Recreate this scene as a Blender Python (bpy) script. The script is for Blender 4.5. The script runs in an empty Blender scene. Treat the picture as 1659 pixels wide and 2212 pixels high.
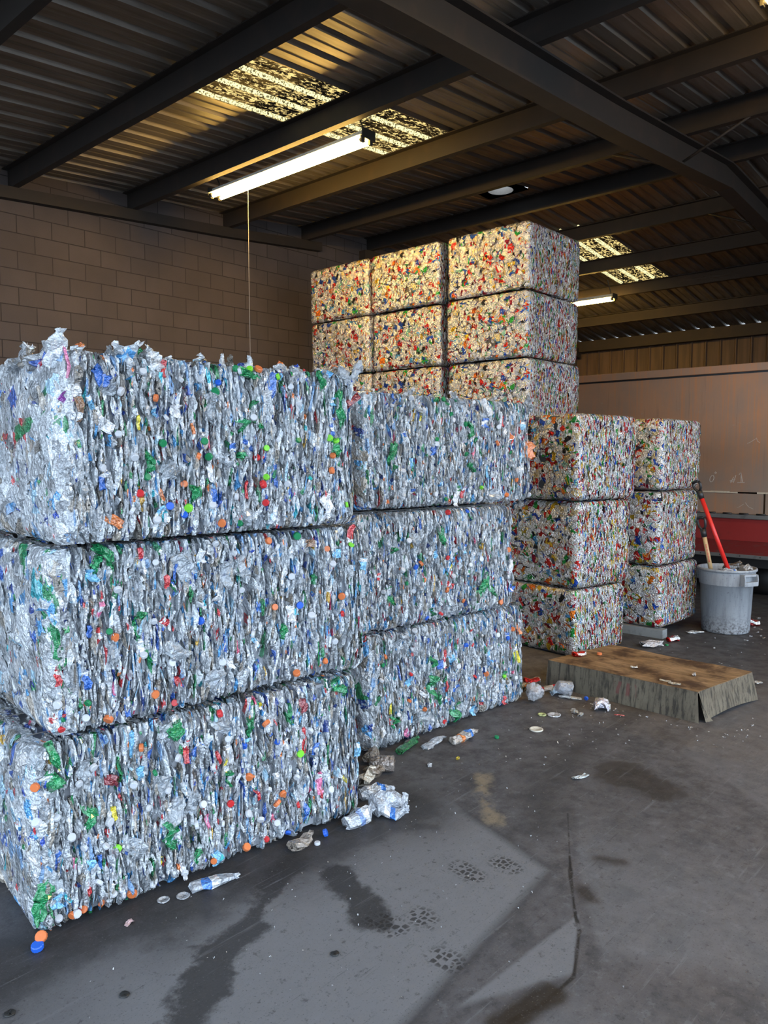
import bpy, bmesh, math, random
import numpy as np
from mathutils import Matrix, Vector

SC = bpy.context.scene
COL = SC.collection
PI = math.pi

# ------------------------------------------------------------------ camera
cam_d = bpy.data.cameras.new('camera')
cam = bpy.data.objects.new('camera', cam_d)
COL.objects.link(cam)
SC.camera = cam
cam_d.sensor_fit = 'VERTICAL'
cam_d.sensor_height = 24.0
cam_d.lens = 1665.0 / 2212.0 * 24.0
cam_d.clip_end = 200
HEAD, PITCH = math.radians(42.1008), math.radians(4.1565)
fw = Vector((math.cos(HEAD) * math.cos(PITCH), math.sin(HEAD) * math.cos(PITCH), -math.sin(PITCH)))
rt = Vector((math.sin(HEAD), -math.cos(HEAD), 0))
up = rt.cross(fw)
cam.matrix_world = Matrix(((rt.x, up.x, -fw.x, 0), (rt.y, up.y, -fw.y, 0), (rt.z, up.z, -fw.z, 1.8), (0, 0, 0, 1)))

# ------------------------------------------------------------------ light
SKY = (0.70, 0.84, 1.0)
SKY_STRENGTH = 5.0
TUBE = (1.0, 0.60, 0.14)
TUBE_STRENGTH = 135.0
w = bpy.data.worlds.new('daylight')
SC.world = w
w.use_nodes = True
w.node_tree.nodes['Background'].inputs[0].default_value = (*SKY, 1)
w.node_tree.nodes['Background'].inputs[1].default_value = SKY_STRENGTH
SC.view_settings.view_transform = 'Standard'
SC.view_settings.look = 'None'
SC.view_settings.exposure = 0.0
SC.view_settings.gamma = 1.0
SC.view_settings.use_curve_mapping = False
cy = SC.cycles
cy.max_bounces = 6
cy.diffuse_bounces = 3
cy.glossy_bounces = 3
cy.transmission_bounces = 4
cy.transparent_max_bounces = 6
cy.sample_clamp_indirect = 6.0
cy.caustics_reflective = False
cy.caustics_refractive = False
cy.use_denoising = True

# ------------------------------------------------------------------ helpers
class Mat:
    """a node material: m.n(type, ...) adds a node, returns it"""
    def __init__(s, name):
        s.m = bpy.data.materials.new(name)
        s.m.use_nodes = True
        s.t = s.m.node_tree
        s.b = s.t.nodes['Principled BSDF']
        s.out = s.t.nodes['Material Output']
    def n(s, typ, ins=None, **kw):
        k = s.t.nodes.new('ShaderNode' + typ)
        for a, v in kw.items():
            setattr(k, a, v)
        for i, v in (ins or {}).items():
            s.put(k.inputs[i], v)
        return k
    def put(s, sock, v):
        if isinstance(v, bpy.types.NodeSocket):
            s.t.links.new(v, sock)
        elif isinstance(v, bpy.types.Node):
            s.t.links.new(v.outputs[0], sock)
        else:
            if sock.type == 'RGBA' and len(v) == 3:
                v = (*v, 1)
            sock.default_value = v
    def set(s, **kw):
        names = dict(col='Base Color', rough='Roughness', metal='Metallic', spec='Specular IOR Level', norm='Normal',
                     coat='Coat Weight', trans='Transmission Weight', ior='IOR', emit='Emission Color', es='Emission Strength',
                     alpha='Alpha')
        for k, v in kw.items():
            s.put(s.b.inputs[names[k]], v)
        return s
    def math(s, op, a, b=0.0, c=0.0):
        return s.n('Math', {0: a, 1: b, 2: c}, operation=op).outputs[0]
    def pos(s):
        return s.n('NewGeometry').outputs['Position']
    def objc(s):
        return s.n('TexCoord').outputs['Object']
    def noise(s, vec, scale, detail=4.0, rough=0.55, dist=0.0):
        return s.n('TexNoise', {'Vector': vec, 'Scale': scale, 'Detail': detail, 'Roughness': rough, 'Distortion': dist}).outputs[0]
    def ramp(s, f, *stops):
        r = s.n('ValToRGB', {0: f})
        e = r.color_ramp.elements
        while len(e) < len(stops):
            e.new(0.5)
        for q, (p, c) in zip(e, stops):
            q.position = p
            q.color = (*c, 1) if not isinstance(c, (int, float)) else (c, c, c, 1)
        return r.outputs[0]
    def step(s, v, a, b, lo=0.0, hi=1.0):
        return s.n('MapRange', {0: v, 1: a, 2: b, 3: lo, 4: hi}, clamp=True, interpolation_type='SMOOTHSTEP').outputs[0]
    def mix(s, f, a, b, mode='MIX'):
        k = s.n('Mix', data_type='RGBA', blend_type=mode)
        s.put(k.inputs[0], f); s.put(k.inputs[6], a); s.put(k.inputs[7], b)
        return k.outputs[2]
    def bump(s, h, strength=0.5, dist=0.01):
        return s.n('Bump', {'Height': h, 'Strength': strength, 'Distance': dist}).outputs[0]

def plain(name, col, rough=0.5, metal=0.0, grime=0.15, scale=25.0, spec=0.5, dirt=None):
    m = Mat(name)
    f = m.noise(m.objc(), scale, 5)
    dk = dirt or tuple(c * 0.5 for c in col)
    c = m.mix(m.step(f, 0.5, 0.8, 0, min(1, grime * 3)), col, dk)
    return m.set(col=c, rough=rough, metal=metal, spec=spec).m

def tag(o, label=None, cat=None, group=None, kind=None):
    if label: o['label'] = label
    if cat: o['category'] = cat
    if group: o['group'] = group
    if kind: o['kind'] = kind
    return o

def empty(name, loc=(0, 0, 0), rz=0.0):
    o = bpy.data.objects.new(name, None)
    o.empty_display_size = 0.1
    o.location = loc
    o.rotation_euler = (0, 0, rz)
    COL.objects.link(o)
    return o

def link(name, me, mats=(), parent=None):
    o = bpy.data.objects.new(name, me)
    for m in (mats if isinstance(mats, (list, tuple)) else [mats]):
        me.materials.append(m)
    if parent: o.parent = parent
    COL.objects.link(o)
    return o

def mesh_np(name, V, Q, col=None, mi=None, smooth=False):
    """V (n,3), Q (m,4) -> mesh, with an optional colour for each face"""
    me = bpy.data.meshes.new(name)
    V = np.ascontiguousarray(V, dtype=np.float32)
    Q = np.ascontiguousarray(Q, dtype=np.int32)
    me.vertices.add(len(V)); me.vertices.foreach_set('co', V.ravel())
    k = Q.shape[1]
    me.loops.add(Q.size); me.loops.foreach_set('vertex_index', Q.ravel())
    me.polygons.add(len(Q))
    me.polygons.foreach_set('loop_start', np.arange(0, Q.size, k, dtype=np.int32))
    me.polygons.foreach_set('use_smooth', np.full(len(Q), smooth))
    if mi is not None:
        me.polygons.foreach_set('material_index', np.ascontiguousarray(mi, dtype=np.int32))
    me.update(calc_edges=True)
    if col is not None:
        a = me.attributes.new('col', 'FLOAT_COLOR', 'FACE')
        a.data.foreach_set('color', np.ascontiguousarray(col, dtype=np.float32).ravel())
    return me

class MB:
    """collects simple shapes into one mesh"""
    def __init__(s):
        s.bm = bmesh.new()
    def box(s, lo, hi, rot=None, bev=0.0):
        lo, hi = Vector(lo), Vector(hi)
        c, d = (lo + hi) / 2, hi - lo
        M = Matrix.Translation(c) @ (rot.to_4x4() if rot else Matrix()) @ Matrix.Diagonal((*d, 1))
        r = bmesh.ops.create_cube(s.bm, size=1.0, matrix=M)
        if bev:
            es = list({e for v in r['verts'] for e in v.link_edges})
            bmesh.ops.bevel(s.bm, geom=es, offset=bev, segments=2, affect='EDGES', profile=0.7)
        return s
    def tube(s, pts, r, seg=10, cap=True):
        pts = [Vector(p) for p in pts]
        rr = r if isinstance(r, (list, tuple)) else [r] * len(pts)
        rings = []
        a = None
        for i, p in enumerate(pts):
            d = (pts[min(i + 1, len(pts) - 1)] - pts[max(i - 1, 0)]).normalized()
            if a is None:
                a = d.orthogonal().normalized()
            a = (a - d * a.dot(d)).normalized()
            b = d.cross(a)
            rings.append([s.bm.verts.new(p + (a * math.cos(t) + b * math.sin(t)) * rr[i]) for t in (2 * PI * k / seg for k in range(seg))])
        for A, B in zip(rings, rings[1:]):
            for k in range(seg):
                f = s.bm.faces.new((A[k], A[(k + 1) % seg], B[(k + 1) % seg], B[k])); f.smooth = True
        if cap:
            s.bm.faces.new(rings[0][::-1]); s.bm.faces.new(rings[-1])
        return s
    def lathe(s, prof, seg=32, M=None, wob=0.0, rng=None, sx=1.0, ridges=0, smooth=True):
        """prof: list of (r, z) from bottom to top"""
        M = M or Matrix()
        rings = []
        for r, z in prof:
            ring = []
            for k in range(seg):
                t = 2 * PI * k / seg
                q = r * (1 - (0.05 if ridges and k % 2 else 0))
                if wob:
                    q *= 1 + rng.uniform(-wob, wob)
                ring.append(s.bm.verts.new(M @ Vector((q * math.cos(t) * sx, q * math.sin(t), z + (rng.uniform(-wob, wob) * 0.02 if wob else 0)))))
            rings.append(ring)
        for A, B in zip(rings, rings[1:]):
            for k in range(seg):
                f = s.bm.faces.new((A[k], A[(k + 1) % seg], B[(k + 1) % seg], B[k])); f.smooth = smooth
        if prof[0][0] > 1e-4: s.bm.faces.new(rings[0][::-1])
        if prof[-1][0] > 1e-4: s.bm.faces.new(rings[-1])
        return s
    def poly(s, pts):
        s.bm.faces.new([s.bm.verts.new(p) for p in pts]); return s
    def prism(s, outline, axis, a, b):
        """outline of 2-D points extruded along an axis ('x','y','z') from a to b"""
        def P(p, t):
            return {'x': (t, p[0], p[1]), 'y': (p[0], t, p[1]), 'z': (p[0], p[1], t)}[axis]
        A = [s.bm.verts.new(P(p, a)) for p in outline]
        B = [s.bm.verts.new(P(p, b)) for p in outline]
        n = len(A)
        for k in range(n):
            s.bm.faces.new((A[k], A[(k + 1) % n], B[(k + 1) % n], B[k]))
        s.bm.faces.new(A[::-1]); s.bm.faces.new(B)
        return s
    def mesh(s, name):
        bmesh.ops.recalc_face_normals(s.bm, faces=s.bm.faces)
        me = bpy.data.meshes.new(name)
        s.bm.to_mesh(me); s.bm.free()
        return me
    def build(s, name, mat, parent=None):
        return link(name, s.mesh(name), mat, parent)

def structure(o):
    o['kind'] = 'structure'
    return o

def copy_tree(o, parent=None):
    c = o.copy()
    COL.objects.link(c)
    if parent: c.parent = parent
    for ch in list(o.children):
        copy_tree(ch, c)
    return c

# ------------------------------------------------------------------ roof heights
PX = [-4.97, -3.52, -2.07, -0.62, 0.83, 2.28, 3.73, 5.18, 6.63, 8.08, 9.53, 10.98, 12.43, 13.88, 15.33]
PZ = [4.26, 4.34, 4.42, 4.50, 4.57, 4.65, 4.765, 4.86, 4.95, 5.07, 5.20, 5.10, 4.945, 4.80, 4.56]
def beam_z(x):
    return float(np.interp(x, PX + [16.9], PZ + [4.27]))
PUR = 0.20
def deck_z(x):
    return beam_z(x) + PUR

# ------------------------------------------------------------------ setting: materials
def block_mat():
    m = Mat('concrete block')
    p = m.n('SeparateXYZ', {0: m.pos()})
    v = m.n('CombineXYZ', {0: m.math('ADD', p.outputs[0], -0.008), 1: m.math('ADD', p.outputs[2], 0.103)})
    br = m.n('TexBrick', {'Vector': v, 'Color1': (0.108, 0.088, 0.082), 'Color2': (0.088, 0.072, 0.067), 'Mortar': (0.040, 0.033, 0.031),
                          'Scale': 1.0, 'Mortar Size': 0.006, 'Mortar Smooth': 0.4, 'Brick Width': 0.4, 'Row Height': 0.2})
    n1 = m.noise(m.pos(), 1.3, 3)
    n2 = m.noise(m.pos(), 90, 3)
    c = m.mix(m.step(n1, 0.35, 0.7, 0, 0.45), br.outputs[0], (0.06, 0.05, 0.046))
    c = m.mix(m.step(n2, 0.55, 0.7, 0, 0.25), c, (0.05, 0.04, 0.036))
    h = m.math('ADD', m.math('MULTIPLY', br.outputs[1], -1.0), m.math('MULTIPLY', n2, 0.25))
    return m.set(col=c, rough=0.9, spec=0.2, norm=m.bump(h, 0.6, 0.008)).m

def sheet_mat():
    m = Mat('galvanised roof sheet')
    p = m.pos()
    mp = m.n('Mapping', {0: p, 3: (0.6, 14, 14)})
    streak = m.noise(mp.outputs[0], 1.0, 4)
    blot = m.noise(p, 0.9, 4)
    c = m.mix(m.step(streak, 0.35, 0.7), (0.30, 0.27, 0.235), (0.19, 0.17, 0.145))
    c = m.mix(m.step(blot, 0.45, 0.75, 0, 0.6), c, (0.16, 0.14, 0.12))
    return m.set(col=c, rough=m.step(streak, 0.3, 0.7, 0.34, 0.48), metal=0.65).m

def steel_mat():
    m = Mat('dark primed steel')
    n = m.noise(m.pos(), 6, 4)
    c = m.mix(m.step(n, 0.45, 0.75, 0, 0.7), (0.027, 0.022, 0.019), (0.042, 0.029, 0.023))
    return m.set(col=c, rough=0.65, spec=0.3).m

def skylight_mats():
    m = Mat('dirty yellowed skylight')
    p = m.pos()
    mp = m.n('Mapping', {0: p, 3: (0.55, 1.0, 1.0)})
    f = m.noise(mp.outputs[0], 30, 6, 0.7, 0.6)
    g = m.noise(p, 5, 3)
    mask = m.step(m.math('ADD', f, m.math('MULTIPLY', g, 0.25)), 0.55, 0.62)
    tr = m.n('BsdfTransparent', {0: (0.26, 0.165, 0.05)})
    tl = m.n('BsdfTranslucent', {0: (0.45, 0.28, 0.09)})
    clear = m.n('MixShader', {0: 0.5, 1: tr, 2: tl})
    m.set(col=(0.018, 0.013, 0.009), rough=0.8)
    mx = m.n('MixShader', {0: mask, 1: clear, 2: m.b})
    m.put(m.out.inputs[0], mx)
    k = Mat('clean skylight rib')
    f2 = k.noise(k.pos(), 60, 4)
    tr = k.n('BsdfTransparent', {0: (0.50, 0.38, 0.16)})
    k.set(col=(0.10, 0.075, 0.04), rough=0.7)
    mx = k.n('MixShader', {0: k.step(f2, 0.46, 0.62, 0.15, 0.95), 1: tr, 2: k.b})
    k.put(k.out.inputs[0], mx)
    return [m.m, k.m]

def floor_mat():
    m = Mat('worn dark concrete')
    p = m.pos()
    xyz = m.n('SeparateXYZ', {0: p})
    X, Y = xyz.outputs[0], xyz.outputs[1]
    wn = m.noise(p, 3.0, 5, 0.6)
    wn2 = m.noise(p, 14.0, 6, 0.7)
    wob = m.math('ADD', m.math('SUBTRACT', wn, 0.5), m.math('MULTIPLY', m.math('SUBTRACT', wn2, 0.5), 0.55))
    def half(ax, ay, bx, by, soft, wobble=0.0):
        # 1 on the left of the line a->b
        dx, dy = bx - ax, by - ay
        L = math.hypot(dx, dy); nx, ny = -dy / L, dx / L
        d = m.math('ADD', m.math('MULTIPLY', X, nx), m.math('MULTIPLY_ADD', Y, ny, -(nx * ax + ny * ay)))
        if wobble: d = m.math('MULTIPLY_ADD', wob, wobble, d)
        return m.step(d, -soft, soft)
    def poly(pts, softs, wobble=0.0):
        r = None
        for (a, b), s in zip(zip(pts, pts[1:] + pts[:1]), softs):
            h = half(*a, *b, s, wobble if s > 0.05 else 0.02)
            r = h if r is None else m.math('MULTIPLY', r, h)
        return r
    def seg(a, b):
        (ax, ay), (bx, by) = a, b
        L = math.hypot(bx - ax, by - ay); ux, uy = (bx - ax) / L, (by - ay) / L
        t = m.math('ADD', m.math('MULTIPLY', X, ux), m.math('MULTIPLY_ADD', Y, uy, -(ux * ax + uy * ay)))
        n_ = m.math('ADD', m.math('MULTIPLY', X, -uy), m.math('MULTIPLY_ADD', Y, ux, uy * ax - ux * ay))
        tc = m.math('MINIMUM', m.math('MAXIMUM', t, 0.0), L)
        dt = m.math('SUBTRACT', t, tc)
        return m.math('SQRT', m.math('ADD', m.math('MULTIPLY', dt, dt), m.math('MULTIPLY', n_, n_)))
    def line(pts, wobble=0.0):
        d = None
        for a, b in zip(pts, pts[1:]):
            s_ = seg(a, b)
            d = s_ if d is None else m.math('MINIMUM', d, s_)
        if wobble: d = m.math('MULTIPLY_ADD', wob, wobble, d)
        return d
    def mul(a, b): return m.math('MULTIPLY', a, b)
    big = m.noise(p, 0.8, 5, 0.6)
    mid = m.noise(p, 6.0, 6, 0.65)
    fine = m.noise(p, 120, 3, 0.6)
    c = m.mix(m.step(big, 0.35, 0.7), FLOOR_A, FLOOR_B)
    c = m.mix(m.step(mid, 0.42, 0.66, 0, 0.75), c, FLOOR_C)
    c = m.mix(m.step(wn2, 0.50, 0.66, 0, 0.5), c, FLOOR_D)
    c = m.mix(m.step(wn2, 0.46, 0.34, 0, 0.35), c, FLOOR_P)
    # worn pale patches with straight edges
    c = m.mix(mul(poly([(0.5, 1.36), (2.89, 1.63), (3.09, 2.24), (0.9, 2.45)], [0.012, 0.012, 0.22, 0.5], 0.5), 0.85), c, FLOOR_P)
    c = m.mix(mul(poly([(1.95, 1.43), (2.34, 1.23), (2.68, 1.385)], [0.02, 0.008, 0.01]), 0.75), c, FLOOR_P)
    c = m.mix(mul(poly([(3.0, 0.2), (3.35, 0.2), (3.4, 1.78), (2.9, 1.5), (2.5, 1.2)], [0.3, 0.4, 0.02, 0.02, 0.1], 0.3), 0.35), c, FLOOR_P)
    c = m.mix(mul(poly([(0.5, 0.2), (2.2, 0.2), (2.2, 1.2), (0.5, 1.3)], [0.4, 0.3, 0.05, 0.2], 0.3), 0.45), c, FLOOR_P)
    c = m.mix(mul(poly([(4.63, 1.75), (4.0, 0.9), (6.4, 1.1), (6.42, 1.77)], [0.02, 0.25, 0.3, 0.02], 0.2), 0.25), c, FLOOR_P)
    # darker sweep and its curved edge
    arc = [(5.3, 2.25), (4.78, 2.24), (4.22, 2.21), (3.68, 2.1), (3.4, 1.98), (3.18, 1.86)]
    c = m.mix(m.step(line(arc, 0.02), 0.0, 0.16, 0.55, 0.0), c, FLOOR_D)
    c = m.mix(m.step(line([(3.09, 2.24), (2.89, 1.63), (0.6, 1.37)], 0.01), 0.0, 0.05, 0.5, 0.0), c, FLOOR_D)
    # joint and crack
    crack = line([(3.42, 1.84), (2.88, 1.53), (2.66, 1.39), (2.58, 1.33), (2.33, 1.22), (2.15, 1.23), (1.95, 1.28), (1.6, 1.2)], 0.035)
    c = m.mix(mul(m.step(crack, 0.001, 0.010, 0.9, 0.0), m.step(wn2, 0.38, 0.5, 0.25, 1.0)), c, (0.012, 0.011, 0.010))
    c = m.mix(mul(m.step(line([(2.2, 1.24), (1.98, 1.28)], 0.12), 0.02, 0.07, 1.0, 0.0), 0.9), c, (0.02, 0.015, 0.011))
    # oily dark trail and brown spills
    oil = line([(2.26, 2.30), (2.17, 2.06), (2.10, 1.98)], 0.25)
    c = m.mix(m.step(oil, 0.04, 0.09, 0.85, 0.0), c, FLOOR_O)
    oil2 = line([(2.2, 2.55), (1.95, 2.42), (1.78, 2.27), (1.58, 2.24), (1.42, 2.10), (1.30, 2.03)], 0.30)
    c = m.mix(m.step(oil2, 0.04, 0.09, 0.8, 0.0), c, FLOOR_O)
    oil3 = line([(0.9, 2.72), (2.4, 2.56), (3.0, 2.5)], 0.55)
    c = m.mix(m.step(oil3, 0.08, 0.26, 0.7, 0.0), c, FLOOR_O)
    c = m.mix(m.step(line([(4.05, 1.85), (3.95, 1.60)], 0.6), 0.08, 0.18, 0.7, 0.0), c, (0.020, 0.015, 0.011))
    c = m.mix(m.step(line([(2.84, 1.44), (2.80, 1.40)], 0.2), 0.0, 0.07, 0.8, 0.0), c, (0.020, 0.014, 0.010))
    c = m.mix(m.step(line([(3.12, 1.52), (3.16, 1.44)], 0.2), 0.0, 0.06, 0.7, 0.0), c, (0.020, 0.014, 0.010))
    c = m.mix(mul(m.step(line([(3.52, 2.42), (3.28, 2.27), (3.10, 2.06)], 0.22), 0.0, 0.07, 1.0, 0.0), m.step(mid, 0.36, 0.52)), c, (0.23, 0.19, 0.135))
    # boot and tyre prints: a block pattern inside small patches
    vor = m.n('TexVoronoi', {'Vector': m.n('Mapping', {0: p, 3: (1.0, 1.25, 1.0)}).outputs[0], 'Scale': 34.0, 'Randomness': 0.55}, feature='DISTANCE_TO_EDGE')
    cells = m.step(vor.outputs[0], 0.10, 0.20)
    pr = line([(2.64, 1.94), (2.62, 1.85)], 0.10)
    for pts in ([(2.80, 1.83), (2.79, 1.77)], [(2.12, 1.95), (2.13, 1.87)], [(2.25, 1.84), (2.24, 1.79)], [(2.11, 1.63), (2.11, 1.58)], [(1.45, 1.78), (1.48, 1.7)]):
        pr = m.math('MINIMUM', pr, line(pts, 0.10))
    c = m.mix(mul(m.step(pr, 0.03, 0.075, 0.8, 0.0), cells), c, (0.018, 0.017, 0.017))
    # scuffs and grit
    sc = m.noise(m.n('Mapping', {0: p, 2: (0, 0, 0.9), 3: (1.2, 26, 1)}).outputs[0], 1.5, 4, 0.7)
    c = m.mix(m.step(sc, 0.58, 0.72, 0, 0.45), c, FLOOR_P)
    sc2 = m.noise(m.n('Mapping', {0: p, 2: (0, 0, -0.5), 3: (2.0, 40, 1)}).outputs[0], 1.5, 4, 0.7)
    c = m.mix(m.step(sc2, 0.60, 0.72, 0, 0.5), c, FLOOR_D)
    pit = m.noise(p, 26, 4, 0.65)
    c = m.mix(m.step(pit, 0.58, 0.70, 0, 0.6), c, FLOOR_D)
    c = m.mix(m.step(fine, 0.60, 0.74, 0, 0.6), c, (0.17, 0.17, 0.17))
    c = m.mix(m.step(fine, 0.28, 0.42, 0.6, 0), c, (0.02, 0.02, 0.02))
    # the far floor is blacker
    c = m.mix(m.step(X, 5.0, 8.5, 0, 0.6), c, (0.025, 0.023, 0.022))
    h = m.math('ADD', m.math('MULTIPLY', mid, 0.6), m.math('MULTIPLY', fine, 0.25))
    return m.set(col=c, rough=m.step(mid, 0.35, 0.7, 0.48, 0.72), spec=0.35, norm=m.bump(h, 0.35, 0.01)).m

FLOOR_A = (0.090, 0.087, 0.094)
FLOOR_B = (0.112, 0.108, 0.116)
FLOOR_C = (0.052, 0.051, 0.055)
FLOOR_P = (0.185, 0.190, 0.205)
FLOOR_D = (0.036, 0.036, 0.040)
FLOOR_O = (0.022, 0.021, 0.022)

M_BLOCK, M_SHEET, M_STEEL, M_FLOOR = block_mat(), sheet_mat(), steel_mat(), floor_mat()
M_SKY = skylight_mats()

# ------------------------------------------------------------------ setting: geometry
X0, X1, Y0, Y1 = -4.4, 16.8, -2.8, 9.0  # roof reach outside the view is set to hold back daylight
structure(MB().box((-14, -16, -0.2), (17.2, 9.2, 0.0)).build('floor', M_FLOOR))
# block wall on the left, its top following the roof
xs = [X0] + [x for x in PX if x > X0] + [X1 + 0.2]
structure(MB().prism([(X0, 0)] + [(X1 + 0.2, 0)] + [(x, deck_z(x) + 0.01) for x in xs[::-1]], 'y', Y1, Y1 + 0.2).build('wall_left', M_BLOCK))
# ledger along the wall top
mb = MB()
lx = [X0, 2.28, 3.73, 5.18, 6.63, 8.42]
o1 = [(x, beam_z(x) + 0.0) for x in lx] + [(x, beam_z(x) - 0.13) for x in lx[::-1]]
mb.prism(o1, 'y', Y1 - 0.10, Y1 - 0.002)
lx = [9.35, 9.53, 10.98, 12.43, 13.88, 15.33, 16.7]
mb.prism([(x, beam_z(x) - 0.02) for x in lx] + [(x, beam_z(x) - 0.22) for x in lx[::-1]], 'y', Y1 - 0.14, Y1 - 0.002)
structure(mb.build('trim_1', M_STEEL))

def back_mat():
    m = Mat('brown ribbed wall sheet')
    p = m.pos()
    s_ = m.noise(m.n('Mapping', {0: p, 3: (1, 8, 0.5)}).outputs[0], 1.2, 4)
    c = m.mix(m.step(s_, 0.35, 0.7), (0.10, 0.066, 0.046), (0.055, 0.037, 0.028))
    return m.set(col=c, rough=0.6, spec=0.3).m
M_BACK = back_mat()
# back wall of ribbed sheet
mb = MB()
out = []
y = Y0
while y < Y1 + 0.2:
    out += [(X1, y), (X1, y + 0.24), (X1 - 0.03, y + 0.26), (X1 - 0.03, y + 0.285), (X1, y + 0.305)]
    y += 0.305
mb.prism([(X1 + 0.12, Y0)] + out + [(X1 + 0.12, out[-1][1])], 'z', 0.0, deck_z(X1) - 0.001)
structure(mb.build('wall_back', M_BACK))
structure(MB().box((X1 - 0.22, Y0, 4.22), (X1 - 0.035, Y1 - 0.15, 4.45)).build('trim_2', M_STEEL))
structure(MB().box((10.5, Y0 - 0.15, 0), (X1 + 0.1, Y0, 4.9)).build('unseen_right_wall', M_BACK))  # out of view, added to keep daylight off the far end

# roof deck of ribbed sheet, left open where the skylights and the vent are
PER = 0.305
PROF = [(0, 0), (0.075, 0), (0.085, 0.006), (0.105, 0.006), (0.115, 0), (0.205, 0), (0.225, 0.036), (0.27, 0.036), (0.29, 0)]
SKYL = [(3.73, 6.63, 5.04, 5.04 + 3 * PER), (10.98, 13.88, 5.65, 5.65 + 3 * PER)]
VENT = (8.72, 9.12, 5.65, 6.26)
DECK_T = 0.034    # the sheet lies on the purlins, leaving the small gaps under its ribs
def deck(name, x_st, y_a, n_per, inside, mats, by_rib=False):
    ys, hs, rib = [], [], []
    for k in range(n_per):
        for (d, h) in PROF:
            ys.append(y_a + k * PER + d); hs.append(h); rib.append(h > 0.02)
    ys.append(y_a + n_per * PER); hs.append(0); rib.append(False)
    V = np.array([[x, y, deck_z(x) + h] for x in x_st for y, h in zip(ys, hs)])
    n = len(ys); Q = []; mi = []
    for i in range(len(x_st) - 1):
        for j in range(n - 1):
            cx_, cy_ = (x_st[i] + x_st[i + 1]) / 2, (ys[j] + ys[j + 1]) / 2
            if inside(cx_, cy_):
                Q.append((i * n + j, i * n + j + 1, (i + 1) * n + j + 1, (i + 1) * n + j))
                mi.append(1 if by_rib and (rib[j] or rib[j + 1]) else 0)
    me = mesh_np(name, V, np.array(Q), mi=np.array(mi))
    bm = bmesh.new(); bm.from_mesh(me)
    bmesh.ops.delete(bm, geom=[v for v in bm.verts if not v.link_faces], context='VERTS')
    bm.to_mesh(me); bm.free()
    return structure(link(name, me, mats))
st = sorted(set([X0, 16.95, VENT[0], VENT[1]] + [x for x in PX if x > X0]))
ya = 5.04 - 26 * PER
def solid(x, y):
    for a, b, c, d in SKYL + [VENT]:
        if a < x < b and c < y < d: return False
    return True
deck('ceiling', st, ya, 40, solid, M_SHEET)
for i, (a, b, c, d) in enumerate(SKYL):
    sx = sorted([a, b] + [x for x in PX if a < x < b])
    o = deck('window_%d' % (i + 1), sx, c, 3, lambda x, y: True, M_SKY, True)

# purlins: zed sections across the hall
for i, (x, z) in enumerate(zip(PX, PZ)):
    if x < X0: continue
    t = 0.012
    sec = [(x, z), (x + 0.075, z), (x + 0.075, z + t), (x + t, z + t), (x + t, z + PUR - 0.002), (x - 0.065, z + PUR - 0.002), (x - 0.065, z + PUR - t), (x, z + PUR - t)]
    structure(MB().prism(sec, 'y', Y0, Y1 - 0.001).build('roof_beam', M_STEEL))
# rafters: wide flanged beams following the slope
for yr in (3.25, -2.6):
    mb = MB()
    rx = [x for x in PX if x > X0] + [16.6]
    for (ya_, yb_, za, zb) in ((yr - 0.09, yr + 0.09, -0.30, -0.282), (yr - 0.008, yr + 0.008, -0.29, 0.0), (yr - 0.09, yr + 0.09, -0.02, -0.002)):
        mb.prism([(x, beam_z(x) + za) for x in rx] + [(x, beam_z(x) + zb) for x in rx[::-1]], 'y', ya_, yb_)
    structure(mb.build('roof_rafter', M_STEEL))
# flange braces beside the rafter
for x in (8.08, 10.98):
    for s_ in (-1, 1):
        structure(MB().tube([(x, 3.25 + s_ * 0.07, beam_z(x) - 0.27), (x + 0.02, 3.25 + s_ * 0.75, beam_z(x) + 0.03)], 0.014, 6).build('roof_brace', M_STEEL))

# round roof vent
M_GALV = plain('galvanised collar', (0.24, 0.21, 0.18), 0.55, 0.1)
vt = tag(empty('roof_vent', (8.92, 5.955, deck_z(8.92))), 'small round vent opening in the dark roof above the tall can stack', 'vent')
mb = MB()
N = 40
inn = [mb.bm.verts.new((0.17 * math.cos(2 * PI * k / N), 0.17 * math.sin(2 * PI * k / N), 0.0)) for k in range(N)]
outv = []
for k in range(N):
    c_, s_ = math.cos(2 * PI * k / N), math.sin(2 * PI * k / N)
    q = min(0.22 / max(abs(c_), 1e-6), 0.32 / max(abs(s_), 1e-6))
    outv.append(mb.bm.verts.new((q * c_, q * s_, 0.0)))
for k in range(N):
    mb.bm.faces.new((inn[k], inn[(k + 1) % N], outv[(k + 1) % N], outv[k]))
bmesh.ops.solidify(mb.bm, geom=mb.bm.faces[:], thickness=0.004)
mb.build('flashing', M_GALV, vt)
mb = MB()
for k in range(N):
    a, b = 2 * PI * k / N, 2 * PI * (k + 1) / N
    mb.poly([(0.172 * math.cos(a), 0.172 * math.sin(a), 0), (0.172 * math.cos(b), 0.172 * math.sin(b), 0), (0.172 * math.cos(b), 0.172 * math.sin(b), 0.18), (0.172 * math.cos(a), 0.172 * math.sin(a), 0.18)])
bmesh.ops.remove_doubles(mb.bm, verts=mb.bm.verts[:], dist=0.0005)
bmesh.ops.solidify(mb.bm, geom=mb.bm.faces[:], thickness=0.004)
mb.build('collar', M_GALV, vt)
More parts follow.
